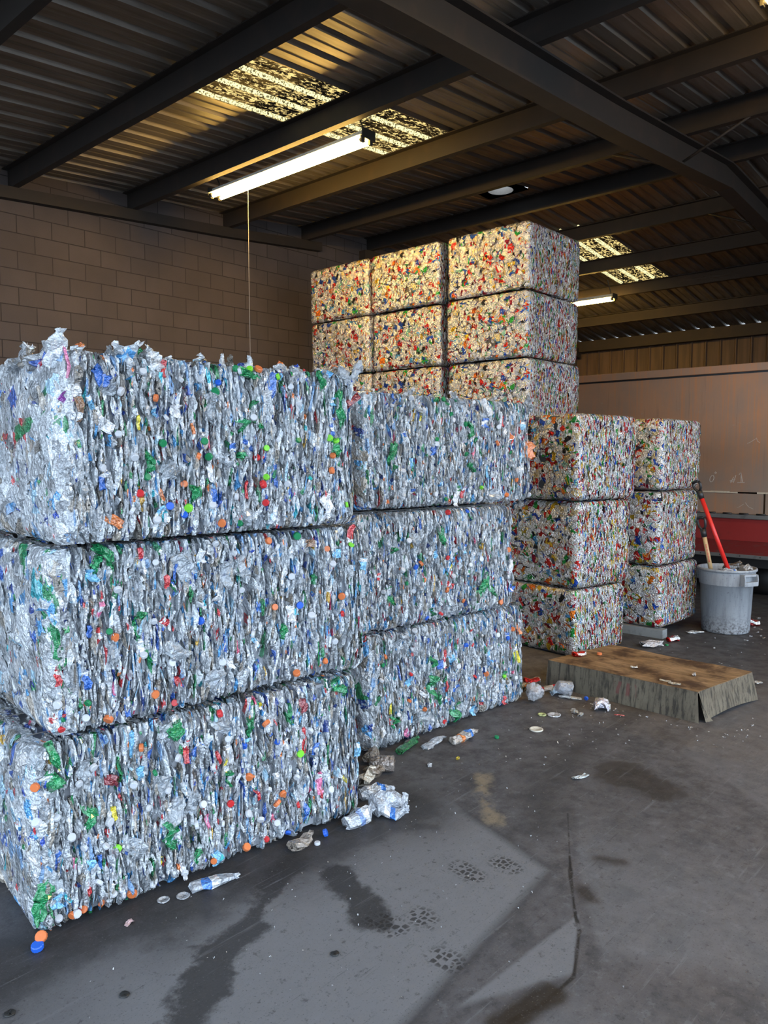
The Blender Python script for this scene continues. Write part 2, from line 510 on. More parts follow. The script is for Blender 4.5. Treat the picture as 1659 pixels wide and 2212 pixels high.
CAPS={
'A0':'O419,631 O22,585 L325,251 O252,30 O1006,603 O1093,479 B1074,492 O1093,249 R825,279 O1058,216 W822,563 R774,690 W1260,507 W654,232 W448,373 G475,510 R1017,45 O905,30 O143,30 O187,30 O376,30 W334,31 B1134,30 T777,30 O745,30 R1176,162 B900,522 O922,375 W1017,293 L1198,407 W1119,456 W176,555 W195,295 W231,605 W25,444 W93,441 W143,350 W285,370 W301,64 W246,143 W389,494 W529,424 W574,553 W736,469 W862,392 W689,315 W777,203 W908,205 W1177,304 W1287,402 W152,30 W90,33 W269,270 W606,30 W457,30 W1370,180 W1444,254 W981,160 W1069,109',
'A1':'O248,362 G228,387 O405,103 R498,46 G140,127 G38,82 R39,37 O221,47 O1283,76 O1115,48 O961,686 L1439,628 G1122,700 O1392,385 R1383,297 W822,484 O991,382 O1297,625 W786,645 W429,639 W261,554 W414,404 W626,450 W728,172 W274,219 W364,266 W577,616 W1085,516 W1198,312 W694,700 W1334,544 W27,147 W125,65 W865,278 W478,218 B1134,374 B624,374 W1000,658 W1345,170',
'A2':'G729,700 L811,700 O850,700 L944,678 B653,632 W229,579 G637,599 G400,386 G589,392 O545,333 G606,333 R837,323 G332,252 O495,221 L887,240 R857,209 T1114,231 W613,126 L508,128 R879,133 O664,56 B425,137 B491,95 O1258,332 L1243,417 L1275,400 W225,413 L883,367 G1051,403 O1245,265 L1332,102 O372,560 R306,187 G756,43 W1119,46 W370,80 W328,654 W477,634 W581,641 W745,688 W1019,639 W1055,572 W417,482 W819,495 W153,292 W284,334 W945,411 W685,314 W1167,373 W1299,269 W261,129 W725,163 W1002,213',
'B0':'W975,700 R955,520 O1416,551 W1485,600 W749,681 O1121,287 R989,287 O490,183 W177,302 O354,257 G199,132 W613,30 G1025,373 B893,530 O139,580 R358,429 B1342,503 G117,539 L1310,229 R697,30 W508,668 W592,577 W1155,470 W1237,541 W399,700 W320,529 W481,461 W636,323 W812,398 W889,240 W1061,246 W1224,320 W401,323 W567,91 W769,154 W937,86 W1145,102 W1381,94 W1450,190 W256,193 W105,440',
'B1':'R780,700 B964,700 O540,390 B594,38 R725,40 W717,112 O767,205 O1381,417 O567,289 O936,111 W232,252 O1311,54 W438,543 W618,454 W847,455 W991,344 W1107,373 W389,363 W490,222 W353,146 W835,280 W1244,341 W1371,225 R779,412 B489,381 G421,281',
'B2':'G621,700 G695,700 G822,700 G735,669 G776,609 G903,546 O1240,420 O1405,469 O1459,165 O1362,53 O210,30 G720,48 G638,439 W638,412 W315,619 G909,350 L1086,122 G1380,360 W1070,30 W96,173 W244,637 W410,700 W509,622 W448,463 W573,509 W141,508 W339,236 W615,88 W989,696 W933,620 W1256,535 W1394,636 W1617,54 W1515,199 W1356,162 W783,569 W473,323',
}
BITS={
'A0':'s_ye,984,680,31,16,0 g,571,660,80,73,10 g,88,680,108,34,15 g,76,583,99,68,10 g,212,399,122,45,0 g,541,228,132,52,5 g,30,138,172,62,-15 g,1424,680,106,52,30 s_ye,811,460,74,30,0 s_ye,311,391,58,28,0 s_ye,494,132,40,21,0 s_ye,1451,216,72,21,40 s_rd,627,560,102,32,-10 s_dr,1214,632,68,54,0 s_dr,304,528,75,48,60 s_pk,154,243,47,16,0 s_rd,200,117,66,24,0 s_bl,200,312,75,22,10 s_lb,211,213,47,36,0 s_bl,249,219,57,20,5 s_wh,290,378,57,22,0 s_lb,388,650,116,23,0 s_bl,671,559,62,44,-40 s_rd,771,497,63,25,20 s_wh,817,500,85,35,0 s_lb,900,479,65,31,0 s_rd,1219,465,126,32,0 s_pk,1307,233,105,31,0 s_bl,1229,116,93,27,0 s_rd,964,276,55,25,0 s_pk,715,233,63,22,0 s_wh,600,50,72,32,0 s_lb,763,50,64,57,0 s_wh,1066,335,33,33,0 s_or,928,374,49,20,60 s_bl,1287,408,58,42,0 s_wh,1119,478,45,39,0 s_or,574,72,41,17,0 s_lb,84,120,55,52,0 s_cy,128,121,47,26,30 s_wh,340,88,78,25,-5 g,333,568,105,15,0 g,810,396,74,16,0 g,926,592,97,22,0 g,662,93,63,33,0 c,773,648,94,80,0 c,388,219,118,78,20 c,569,311,132,63,-30 c,519,447,90,62,-10 c,656,325,114,33,0 c,195,596,93,54,0 c,30,680,124,49,15 c,534,664,80,62,10 s_lb,907,531,43,36,0 s_bl,89,294,55,26,0 s_lb,420,525,59,39,0 s_rd,1313,173,82,20,0 s_lb,1541,337,73,46,0 s_bl,1037,565,66,25,0',
'A1':'g,221,680,130,38,35 g,184,654,77,31,-10 g,348,396,108,37,-5 g,382,258,119,21,0 g,1042,261,73,32,-10 g,30,361,184,24,4 s_rd,30,242,67,29,0 s_rd,514,121,75,34,5 s_bl,134,215,78,37,0 s_rd,471,562,64,29,10 s_rd,365,680,45,28,0 s_pk,197,479,61,26,0 s_lb,166,613,51,51,0 s_cy,641,438,38,21,0 s_wh,635,644,57,27,0 s_wh,706,474,58,32,-20 s_br,1214,657,92,42,85 s_bl,511,590,74,14,-5 s_lb,888,245,71,30,20 s_cy,1114,345,32,38,0 s_rd,185,376,70,21,-10 s_bl,152,399,52,22,0 s_bl,500,531,74,14,0 g,500,536,55,14,0 s_wh,994,612,41,29,0 s_rd,1446,680,110,43,-10 s_lb,1361,596,44,55,0 s_bl,913,393,51,31,0 s_pk,241,141,89,14,0 s_wh,1083,339,84,50,10 c,835,572,128,79,0 c,745,552,126,66,0 c,557,600,159,91,25 c,499,242,112,80,5 c,240,288,97,44,0 c,683,92,117,86,10 g,1219,481,64,29,10 s_wh,767,165,50,33,0 s_rd,458,389,37,39,40 s_bl,294,71,81,33,0 s_rd,30,98,43,27,80 s_lb,1528,530,60,49,-10',
'A2':'c,1392,722,130,46,-30 g,830,510,124,45,10 g,772,465,85,50,20 g,1303,552,177,49,2 g,1269,374,94,54,10 g,1191,670,122,29,3 g,532,157,118,45,5 g,811,680,123,38,80 g,334,308,112,31,0 s_bl,922,643,116,49,-15 s_bl,937,254,108,28,0 s_cy,612,643,109,21,5 s_bl,166,630,76,57,60 s_wh,63,583,96,48,10 s_wh,166,458,91,59,40 s_br,76,504,97,32,5 s_cy,354,190,46,40,80 s_pk,40,669,119,14,0 s_gd,307,149,60,27,5 s_pu,38,546,48,48,30 s_or,199,90,78,42,60 s_or,537,432,72,18,0 s_rd,786,190,76,22,-10 s_bl,795,380,67,29,60 s_wh,876,535,58,46,10 s_wh,1230,103,115,67,20 s_ye,305,462,60,14,0 s_cy,401,638,43,19,0 s_rd,416,673,69,24,-5 s_bl,629,172,56,42,0 s_lb,1260,586,41,40,0 s_bl,160,243,67,34,-15 s_lb,122,530,57,25,30 c,620,525,137,52,5 c,779,85,105,56,0 c,685,314,56,64,0 s_or,391,185,62,19,20 s_lb,399,105,62,47,20 s_dr,1386,598,98,42,-60 s_lb,370,507,43,20,0 s_wh,577,419,27,26,0 s_wh,465,510,53,48,0 s_wh,615,260,74,31,20 c,431,276,79,77,30 c,195,583,77,50,60 g,761,333,38,40,0 s_bl,1259,457,62,35,0 s_bl,723,371,37,43,0 s_rd,989,618,59,22,0',
'B0':'g,568,307,157,70,3 s_rd,686,472,129,32,0 g,797,87,132,84,-5 s_ye,1460,363,143,53,15 g,565,455,117,42,0 s_lb,744,461,60,74,0 s_bl,643,440,59,72,0 c,905,227,113,93,20 c,281,648,121,78,0 c,399,590,95,54,0 s_lb,1140,420,63,49,0 s_bl,1347,513,65,52,0 s_wh,420,587,86,32,0 s_rd,393,582,76,21,-10 s_ye,192,246,75,23,5 g,637,204,80,32,0 s_bl,791,251,51,75,0 s_rd,709,288,80,29,0 s_rd,1322,53,65,38,0 s_wh,482,277,83,29,60 s_wh,129,121,65,50,20 s_lb,985,54,73,47,0 s_pk,335,60,57,53,40 c,470,105,127,96,-20 s_or,1492,555,99,46,0 g,224,163,66,33,0 s_rd,946,598,61,31,0 s_lb,347,382,47,53,20 s_lb,710,208,70,35,0 w,1227,127,118,50,0 g,1310,239,65,34,0 s_wh,1362,661,43,52,0',
'B1':'g,1108,151,163,69,-10 g,1213,190,175,52,10 g,286,218,119,48,10 g,737,550,134,59,10 s_bl,932,478,59,43,20 s_rd,197,346,45,35,0 c,268,546,99,48,0 c,501,548,84,76,0 c,522,237,94,77,0 s_lb,671,440,48,35,0 s_lb,939,447,49,43,0 s_rd,808,229,69,39,60 g,304,489,54,29,0 s_ye,821,350,29,19,0 s_rd,828,295,49,28,20 g,640,70,58,29,0 w,1418,294,105,48,-10 s_bl,1421,145,64,65,40 s_or,1327,52,52,22,-30',
'B2':'g,230,332,170,65,4 g,946,499,140,37,5 s_wh,835,71,140,61,0 g,842,113,47,63,0 w,1127,646,162,77,0 s_or,1615,381,122,120,0 g,256,263,51,35,20 s_bl,1114,560,67,73,0 s_ye,491,569,105,30,0 g,980,255,66,57,0 s_lb,412,288,70,37,10 s_lb,394,192,52,37,0 s_bl,256,680,68,23,0 s_rd,897,88,75,42,0 c,484,647,131,50,0 c,1441,240,150,48,10 c,1218,58,98,120,0 c,1006,491,132,57,0 s_lb,1141,225,87,36,0 s_wh,1334,507,49,62,0 s_bl,613,367,54,65,10 s_bl,351,470,34,36,0 s_lb,1532,551,60,65,0 s_rd,1413,459,59,63,40 s_wh,1514,229,40,81,0 s_bl,412,113,35,49,0 s_rd,1302,575,78,31,0 g,1007,435,47,34,10 s_wh,704,376,54,40,0',
}

# ------------------------------------------------------------------ bales: materials
def pet_mat(name='crushed clear plastic', thin=0.36):
    m = Mat(name)
    a = m.n('Attribute', attribute_name='col')
    o = m.objc()
    n1 = m.noise(o, 48, 2, 0.5)
    n2 = m.noise(o, 150, 2, 0.5)
    h = m.math('ADD', m.math('MULTIPLY', n1, 1.0), m.math('MULTIPLY', n2, 0.16))
    m.set(col=a.outputs[0], rough=PET_ROUGH, spec=1.0, ior=1.6, metal=0.20, norm=m.bump(h, PET_BUMP, 0.025), coat=0.7)
    tr = m.n('BsdfTransparent', {0: (0.93, 0.96, 1.0)})
    f = m.math('MULTIPLY', a.outputs['Alpha'], thin)
    mx = m.n('MixShader', {0: f, 1: m.b, 2: tr})
    m.put(m.out.inputs[0], mx)
    return m.m
PET_ROUGH, PET_BUMP = 0.12, 1.0

def can_mat():
    m = Mat('crushed aluminium cans')
    a = m.n('Attribute', attribute_name='col')
    o = m.objc()
    n1 = m.noise(o, 70, 3, 0.6)
    return m.set(col=a.outputs[0], rough=0.24, metal=0.86, norm=m.bump(n1, 0.9, 0.015)).m
M_PET, M_CAN = pet_mat(), can_mat()
M_WIRE = plain('baling wire', (0.28, 0.26, 0.24), 0.45, 0.7)

# ------------------------------------------------------------------ crushed bottle and can shapes
BOTTLE = [(0.0, 0.25), (0.02, 0.9), (0.22, 1.0), (0.38, 0.9), (0.56, 1.0), (0.72, 0.85), (0.85, 0.42), (0.90, 0.30), (0.905, 0.37), (0.985, 0.36), (1.0, 0.1)]
SCRAP = [(0.0, 0.5), (0.02, 0.95), (0.3, 1.0), (0.65, 0.95), (0.98, 0.9), (1.0, 0.5)]
CAN = [(0.0, 0.25), (0.02, 0.85), (0.1, 1.0), (0.36, 0.92), (0.62, 1.0), (0.9, 1.0), (0.98, 0.85), (1.0, 0.25)]
PUCK = [(0.22, 0.02), (0.30, 0.45), (0.34, 0.72), (-0.06, 0.82), (-0.06, 0.93), (0.25, 1.04), (0.6, 0.94), (0.85, 1.05), (0.95, 0.7), (0.9, 0.05)]
S8 = 8

def blobs(rng, cen, el, ew, et, ln, wd, th, prof, cr=(0.03, 0.12, 0.3), bend=0.25):
    """N squashed lathe shapes: el/ew/et unit axes (N,3) along length, width, thickness -> (N,R,S,3)"""
    N = len(cen); R = len(prof)
    t = np.array([p[0] for p in prof]); r = np.array([p[1] for p in prof])
    a = 2 * np.pi * np.arange(S8) / S8
    u = (t - 0.5)[None, :, None] + rng.normal(0, cr[0], (N, R, S8))
    v = 0.5 * r[None, :, None] * np.cos(a)[None, None] + rng.normal(0, cr[1], (N, R, S8)) * 0.5 * r[None, :, None]
    q = 0.5 * (r ** 0.6)[None, :, None] * np.sin(a)[None, None] + rng.normal(0, cr[2], (N, R, S8)) * 0.5
    ph = rng.uniform(0, 6.28, (N, 1, 1)); fr = rng.uniform(3, 8, (N, 1, 1))
    bnd = bend * np.sin(fr * u + ph) * rng.uniform(0, 1, (N, 1, 1))
    L, W, T = (np.asarray(x).reshape(-1, 1, 1) for x in (ln, wd, th))
    U = u * L; V = v * W + bnd * 0.35 * W; Q = q * T + bnd * np.maximum(T, 0.012) * 1.2
    P = cen[:, None, None, :] + U[..., None] * el[:, None, None, :] + V[..., None] * ew[:, None, None, :] + Q[..., None] * et[:, None, None, :]
    return P

def quads(N, R):
    i = np.arange(R - 1)[:, None]; j = np.arange(S8)[None]
    q = np.stack([i * S8 + j, i * S8 + (j + 1) % S8, (i + 1) * S8 + (j + 1) % S8, (i + 1) * S8 + j], -1).reshape(-1, 4)
    return (q[None] + (np.arange(N) * R * S8)[:, None, None]).reshape(-1, 4)

def squash(rng, P, lo, hi, amp, zf=0.2):
    """presses whatever sticks out of the box lo..hi flat against its faces, then rounds the long edges"""
    N = len(P)
    P = P.copy()
    for ax in range(3):
        A = (amp * rng.uniform(0.15, 1.0, N) * (zf if ax == 2 else 1.0)).reshape(-1, 1, 1)
        o = P[..., ax] - hi[ax]
        P[..., ax] = np.where(o > 0, hi[ax] + A * (1 - np.exp(-np.maximum(o, 0) / 0.05)), P[..., ax])
        o = lo[ax] - P[..., ax]
        P[..., ax] = np.where(o > 0, lo[ax] - A * (1 - np.exp(-np.maximum(o, 0) / 0.05)), P[..., ax])
    for ax in (0, 1):
        for side in (0, 1):
            d = (P[..., ax] - lo[ax]) if side == 0 else (hi[ax] - P[..., ax])
            near = np.clip(1 - d / 0.14, 0, 1)
            sh = 0.0
            for bx in (0, 1, 2):
                if bx == ax: continue
                e = np.minimum(P[..., bx] - lo[bx], hi[bx] - P[..., bx])
                sh = sh + (0.022 if bx == 2 else 0.016) * np.exp(-np.maximum(e, -0.01) / 0.018)
            b2 = 1 - ax
            sh = sh + 0.007 * np.sin(5.1 * P[..., b2] + 3 * ax + side) * np.sin(7.3 * P[..., 2] + 1.0 + 2 * side)
            P[..., ax] = P[..., ax] + (sh if side == 0 else -sh) * near
    return P

def unit(v):
    return v / np.linalg.norm(v, axis=-1, keepdims=True)

def axes_in_layers(rng, N, tilt=0.10):
    """bottles lie flat in layers across the bale: thickness along x, length anywhere in yz"""
    a = rng.uniform(0, 2 * np.pi, N)
    el = np.stack([rng.normal(0, tilt, N), np.sin(a), np.cos(a)], -1)
    el = unit(el)
    et = unit(np.stack([np.ones(N), rng.normal(0, tilt, N), rng.normal(0, tilt, N)], -1))
    et = unit(et - el * (et * el).sum(-1, keepdims=True))
    return el, np.cross(et, el), et

def face_points(rng, n, lo, hi, face, depth):
    """n points just inside one face of the box: 'y-','x-','z+','y+','x+','z-'"""
    p = rng.uniform(lo, hi, (n, 3))
    ax = 'xyz'.index(face[0]); d = rng.uniform(0, 1, n) ** 1.5 * depth
    p[:, ax] = lo[ax] + d if face[1] == '-' else hi[ax] - d
    return p

def srgb(*c):
    return tuple(((x / 255.0 + 0.055) / 1.055) ** 2.4 if x > 10 else x / 255.0 / 12.92 for x in c)

LABELS = np.array([(0.05, 0.16, 0.62), (0.10, 0.42, 0.85), (0.45, 0.72, 0.92), (0.85, 0.86, 0.88), (0.85, 0.86, 0.88), (0.62, 0.03, 0.04), (0.02, 0.07, 0.36),
                   (0.03, 0.45, 0.55), (0.80, 0.10, 0.22), (0.10, 0.42, 0.85), (0.75, 0.45, 0.05)])
LABP = np.array([3, 4, 4, 4, 3, 2, 3, 1.2, 0.8, 3, 0.7]); LABP = LABP / LABP.sum()
CANC = np.array([(0.80, 0.80, 0.80), (0.62, 0.035, 0.03), (0.88, 0.88, 0.88), (0.03, 0.10, 0.50), (0.04, 0.38, 0.08), (0.72, 0.50, 0.05), (0.03, 0.03, 0.035),
                 (0.80, 0.22, 0.03), (0.40, 0.75, 0.65), (0.30, 0.02, 0.05), (0.72, 0.62, 0.38), (0.12, 0.40, 0.75)])

def pet_colours(rng, N):
    R = len(BOTTLE)
    v = 0.36 + 0.66 * rng.uniform(0, 1, N)
    base = np.stack([v * 0.90, v * 0.965, v * 1.03], -1)
    k = rng.uniform(0, 1, N)
    base[k < 0.10] = np.stack([v * 0.62, v * 0.56, v * 0.48], -1)[k < 0.10]
    base[(k > 0.10) & (k < 0.13)] = (0.015, 0.30, 0.10)
    base[(k > 0.13) & (k < 0.155)] = (0.30, 0.52, 0.85)
    c = np.empty((N, R - 1, S8, 4))
    c[..., :3] = base[:, None, None, :]
    c[..., 3] = rng.uniform(0.3, 1.0, N)[:, None, None]
    lab = LABELS[rng.choice(len(LABELS), N, p=LABP)]
    has = rng.uniform(0, 1, N) < 0.48
    s0 = rng.integers(0, S8, N)
    for r in (2, 3, 4):
        for s in range(S8):
            m = has & (((s - s0) % S8) < 5) & (rng.uniform(0, 1, N) < 0.85)
            c[m, r, s, :3] = lab[m] * rng.uniform(0.7, 1.0, (m.sum(), 1)); c[m, r, s, 3] = 0.0
    capc = np.array([(0.82, 0.84, 0.88), (0.82, 0.84, 0.88), (0.75, 0.20, 0.04), (0.02, 0.08, 0.50), (0.02, 0.30, 0.10), (0.60, 0.03, 0.04)])
    cap = capc[rng.choice(6, N, p=[0.5, 0.24, 0.07, 0.08, 0.07, 0.04])]
    hc = rng.uniform(0, 1, N) < 0.55
    for r in (8, 9):
        c[hc, r, :, :3] = cap[hc][:, None, :]; c[hc, r, :, 3] = 0
    return c

def can_colours(rng, N, R, puck):
    cp = np.array([40, 12, 9, 6, 6, 6, 4, 3, 2, 4, 12, 3], float); cp /= cp.sum()
    body = CANC[rng.choice(len(CANC), N, p=cp)] * rng.uniform(0.65, 1.0, (N, 1))
    second = CANC[rng.choice(len(CANC), N, p=cp)]
    c = np.empty((N, R - 1, S8, 4)); c[..., 3] = 0
    c[..., :3] = body[:, None, None, :]
    silver = np.array([0.80, 0.80, 0.81])
    if puck:
        c[:, :4, :, :3] = silver * rng.uniform(0.8, 1.0, (N, 1, 1, 1))
        c[:, 8:, :, :3] = silver
    else:
        c[:, :1, :, :3] = silver; c[:, -1:, :, :3] = silver
        s0 = rng.integers(0, S8, N)
        for s in range(S8):
            m = (((s - s0) % S8) < 3) & (rng.uniform(0, 1, N) < 0.6)
            c[m, 2:5, s, :3] = second[m][:, None, :]
    return c

def emit_parts(rng, P, C, idx, name, mat, parent, sub):
    """the single pieces idx as meshes of their own"""
    R = P.shape[1]
    q = quads(1, R)
    for i in idx:
        p = P[i].reshape(-1, 3); c = p.mean(0)
        me = mesh_np(name, p - c, q, C[i].reshape(-1, 4))
        o = link(name, me, mat, parent); o.location = c - sub

def wires(parent, L, D, H, ys, off):
    for y in ys:
        e = -0.012
        pts = [(-e, y, 0.03), (-e - 0.004, y + 0.004, H * 0.5), (-e, y, H - 0.012), (0.05, y, H - 0.004), (L - 0.05, y, H - 0.004), (L + e, y, H - 0.012), (L + e, y, 0.03), (L - 0.05, y, 0.010), (0.05, y, 0.010), (-e, y, 0.03)]
        MB().tube([Vector(p) - Vector(off) for p in pts], 0.0017, 5, False).build('baling_wire', M_WIRE, parent)

CAPCOL = dict(O=('orange', (0.70, 0.19, 0.06)), G=('dark green', (0.01, 0.22, 0.08)), L=('lime green', (0.22, 0.72, 0.05)), W=('white', (0.62, 0.65, 0.70)),
              B=('blue', (0.02, 0.12, 0.62)), R=('red', (0.62, 0.03, 0.035)), T=('teal', (0.02, 0.42, 0.40)))
def cap_mesh():
    return MB().lathe([(0.0150, 0.0), (0.0165, 0.001), (0.0165, 0.0125), (0.0145, 0.0150), (0.006, 0.0152), (0.0, 0.0150)], 28, ridges=1, smooth=False).mesh('bottle_cap')
CAPM = {}
for k_, (nm_, c_) in CAPCOL.items():
    me_ = cap_mesh()
    me_.materials.append(plain(nm_ + ' cap plastic', c_, 0.38, 0, 0.05, spec=0.5))
    CAPM[k_] = me_
BITC = dict(g=('dark green', (0.015, 0.36, 0.12), 0.3), c=('grey clear', (0.62, 0.68, 0.74), 0.9), w=('milky white', (0.85, 0.88, 0.92), 0.2),
            s_bl=('blue', (0.03, 0.16, 0.62), 0), s_lb=('light blue', (0.22, 0.58, 0.90), 0), s_cy=('turquoise', (0.05, 0.60, 0.75), 0), s_wh=('white', (0.86, 0.87, 0.90), 0),
            s_rd=('red', (0.66, 0.03, 0.04), 0), s_dr=('dark red', (0.28, 0.015, 0.03), 0), s_pk=('pink', (0.85, 0.22, 0.42), 0), s_ye=('yellow', (0.85, 0.72, 0.03), 0),
            s_pu=('purple', (0.25, 0.04, 0.32), 0), s_br=('brown', (0.28, 0.15, 0.08), 0), s_or=('orange', (0.82, 0.24, 0.06), 0), s_gd=('ochre', (0.60, 0.38, 0.08), 0))

def pet_bale(seed, fl, fr, z0, H, D, key, label, ragged=0):
    rng = np.random.default_rng(seed); rnd = random.Random(seed)
    dx, dy = fr[0] - fl[0], fr[1] - fl[1]
    L = math.hypot(dx, dy); yaw = math.atan2(dy, dx)
    off = np.array([L / 2, D / 2, 0.0])
    c, s = math.cos(yaw), math.sin(yaw)
    root = empty('plastic_bale', (fl[0] + c * L / 2 - s * D / 2, fl[1] + s * L / 2 + c * D / 2, z0), yaw)
    tag(root, label, 'bale', 'bales of crushed plastic bottles')
    lo, hi = np.array([0.0, 0.006, 0.012]), np.array([L - 0.012, D - 0.012, H - 0.008])
    pts = np.concatenate([face_points(rng, n, lo, hi, f, d) for f, n, d in (('y-', 2500, 0.12), ('x-', 760, 0.045), ('z+', 620, 0.06), ('x+', 220, 0.05), ('y+', 320, 0.06))])
    N = len(pts)
    el, ew, et = axes_in_layers(rng, N)
    ends = np.abs(pts[:, 0] - lo[0]) < 0.07
    ln = rng.uniform(0.08, 0.22, N); wd = rng.uniform(0.035, 0.085, N); th = rng.uniform(0.004, 0.018, N)
    th[ends] *= 2.2; ln[ends] *= 1.25; wd[ends] *= 1.25
    P = blobs(rng, pts, el, ew, et, ln, wd, th, BOTTLE)
    P = squash(rng, P, lo, hi, rng.uniform(0.012, 0.050, N))
    C = pet_colours(rng, N)
    if ragged:      # loose bottles standing up along the top edges
        q = np.stack([rng.uniform(0.0, L, ragged) ** 1.0, rng.uniform(0.02, 0.5, ragged) ** 1.3, H - rng.uniform(0.0, 0.03, ragged)], -1)
        q[: ragged // 3, 0] *= 0.3
        a_ = rng.normal(0, 0.6, ragged)
        e1 = unit(np.stack([np.sin(a_), rng.normal(0, 0.5, ragged), np.cos(a_)], -1)); e3 = unit(np.cross(e1, rng.normal(0, 1, (ragged, 3)))); e2 = np.cross(e3, e1)
        Pr = blobs(rng, q, e1, e2, e3, rng.uniform(0.08, 0.15, ragged), rng.uniform(0.05, 0.09, ragged), rng.uniform(0.02, 0.05, ragged), BOTTLE, (0.04, 0.16, 0.35))
        P = np.concatenate([P, Pr]); C = np.concatenate([C, pet_colours(rng, ragged)]); N += ragged
    # the sixty pieces that stand out furthest on the front and the left end are single parts
    out = np.minimum(P[..., 1].min((1, 2)), P[..., 0].min((1, 2)))
    idx = np.argsort(out)[:60]
    keep = np.ones(N, bool); keep[idx] = False
    R = len(BOTTLE)
    me = mesh_np('crushed_bottles', P[keep].reshape(-1, 3) - off, quads(int(keep.sum()), R), C[keep].reshape(-1, 4))
    tag(link('crushed_bottles', me, M_PET, root), kind='stuff')
    emit_parts(rng, P, C, idx, 'crushed_bottle', M_PET, root, off)
    g = 0.040
    MB().box(np.array([g, g, 0.02]) - off, np.array([L - g, D - g, H - 0.03]) - off).build('packed_core', M_CORE, root)
    wires(root, L, D, H, [D * q for q in (0.14, 0.38, 0.62, 0.86)], off)
    # caps, bottles and label scraps seen on the front
    for it in CAPS[key].split():
        k = it[0]; a, b = it[1:].split(',')
        x, z = int(a) / 1000, int(b) / 1000
        o = bpy.data.objects.new('bottle_cap', CAPM[k]); COL.objects.link(o); o.parent = root
        sc = rnd.uniform(0.80, 1.12) * (1.06 if k == 'O' else 1.0)
        o.scale = (sc, sc, sc)
        o.rotation_euler = (PI / 2 + rnd.uniform(-1.1, 0.8), 0, rnd.uniform(-1.2, 1.2))
        o.location = Vector((x, 0.004 - rnd.uniform(0, 0.014) + 0.022 * math.exp(-z / 0.03), max(z, 0.045))) - Vector(off)
        o['label'] = CAPCOL[k][0] + ' bottle cap'
    for it in BITS[key].split():
        t, a, b, ln_, wd_, an = it.split(',')
        scrap = t.startswith('s')
        x, z, ln_, wd_, an = int(a) / 1000, int(b) / 1000, int(ln_) / 1000 * 0.92, int(wd_) / 1000 * (0.85 if scrap else 1), math.radians(int(an))
        scrap = t.startswith('s')
        nm, cl, al = BITC[t]
        e_l = np.array([[math.sin(an), rnd.uniform(-0.1, 0.1), -math.cos(an)]]); e_l = unit(e_l)
        e_t = unit(np.array([[rnd.uniform(-0.3, 0.3), 1.0, 0.0]])); e_t = unit(e_t - e_l * (e_t * e_l).sum())
        e_w = np.cross(e_t, e_l)
        prof = SCRAP if scrap else BOTTLE
        Pb = blobs(rng, np.zeros((1, 3)), e_l, e_w, e_t, [ln_], [wd_], [0.010 if scrap else 0.030], prof, (0.05, 0.20, 0.5), 0.8)
        Cb = np.empty((1, len(prof) - 1, S8, 4)); Cb[..., :3] = cl; Cb[..., 3] = al
        Cb[..., :3] *= rng.uniform(0.75, 1.1, (1, len(prof) - 1, S8, 1))
        if scrap and rnd.random() < 0.45:
            Cb[:, rnd.choice((1, 2, 3)), :, :3] = (0.82, 0.84, 0.88)
        name = 'label_scrap' if scrap else 'flattened_bottle'
        o = link(name, mesh_np(name, Pb.reshape(-1, 3), quads(1, len(prof)), Cb.reshape(-1, 4)), M_PET, root)
        o.location = Vector((x, -0.001, z)) - Vector(off)
        o['label'] = nm + (' scrap of label' if scrap else ' flattened bottle')
    return root

M_CORE = plain('packed bottle plastic', (0.34, 0.36, 0.40), 0.7, 0, 0.2, 40)

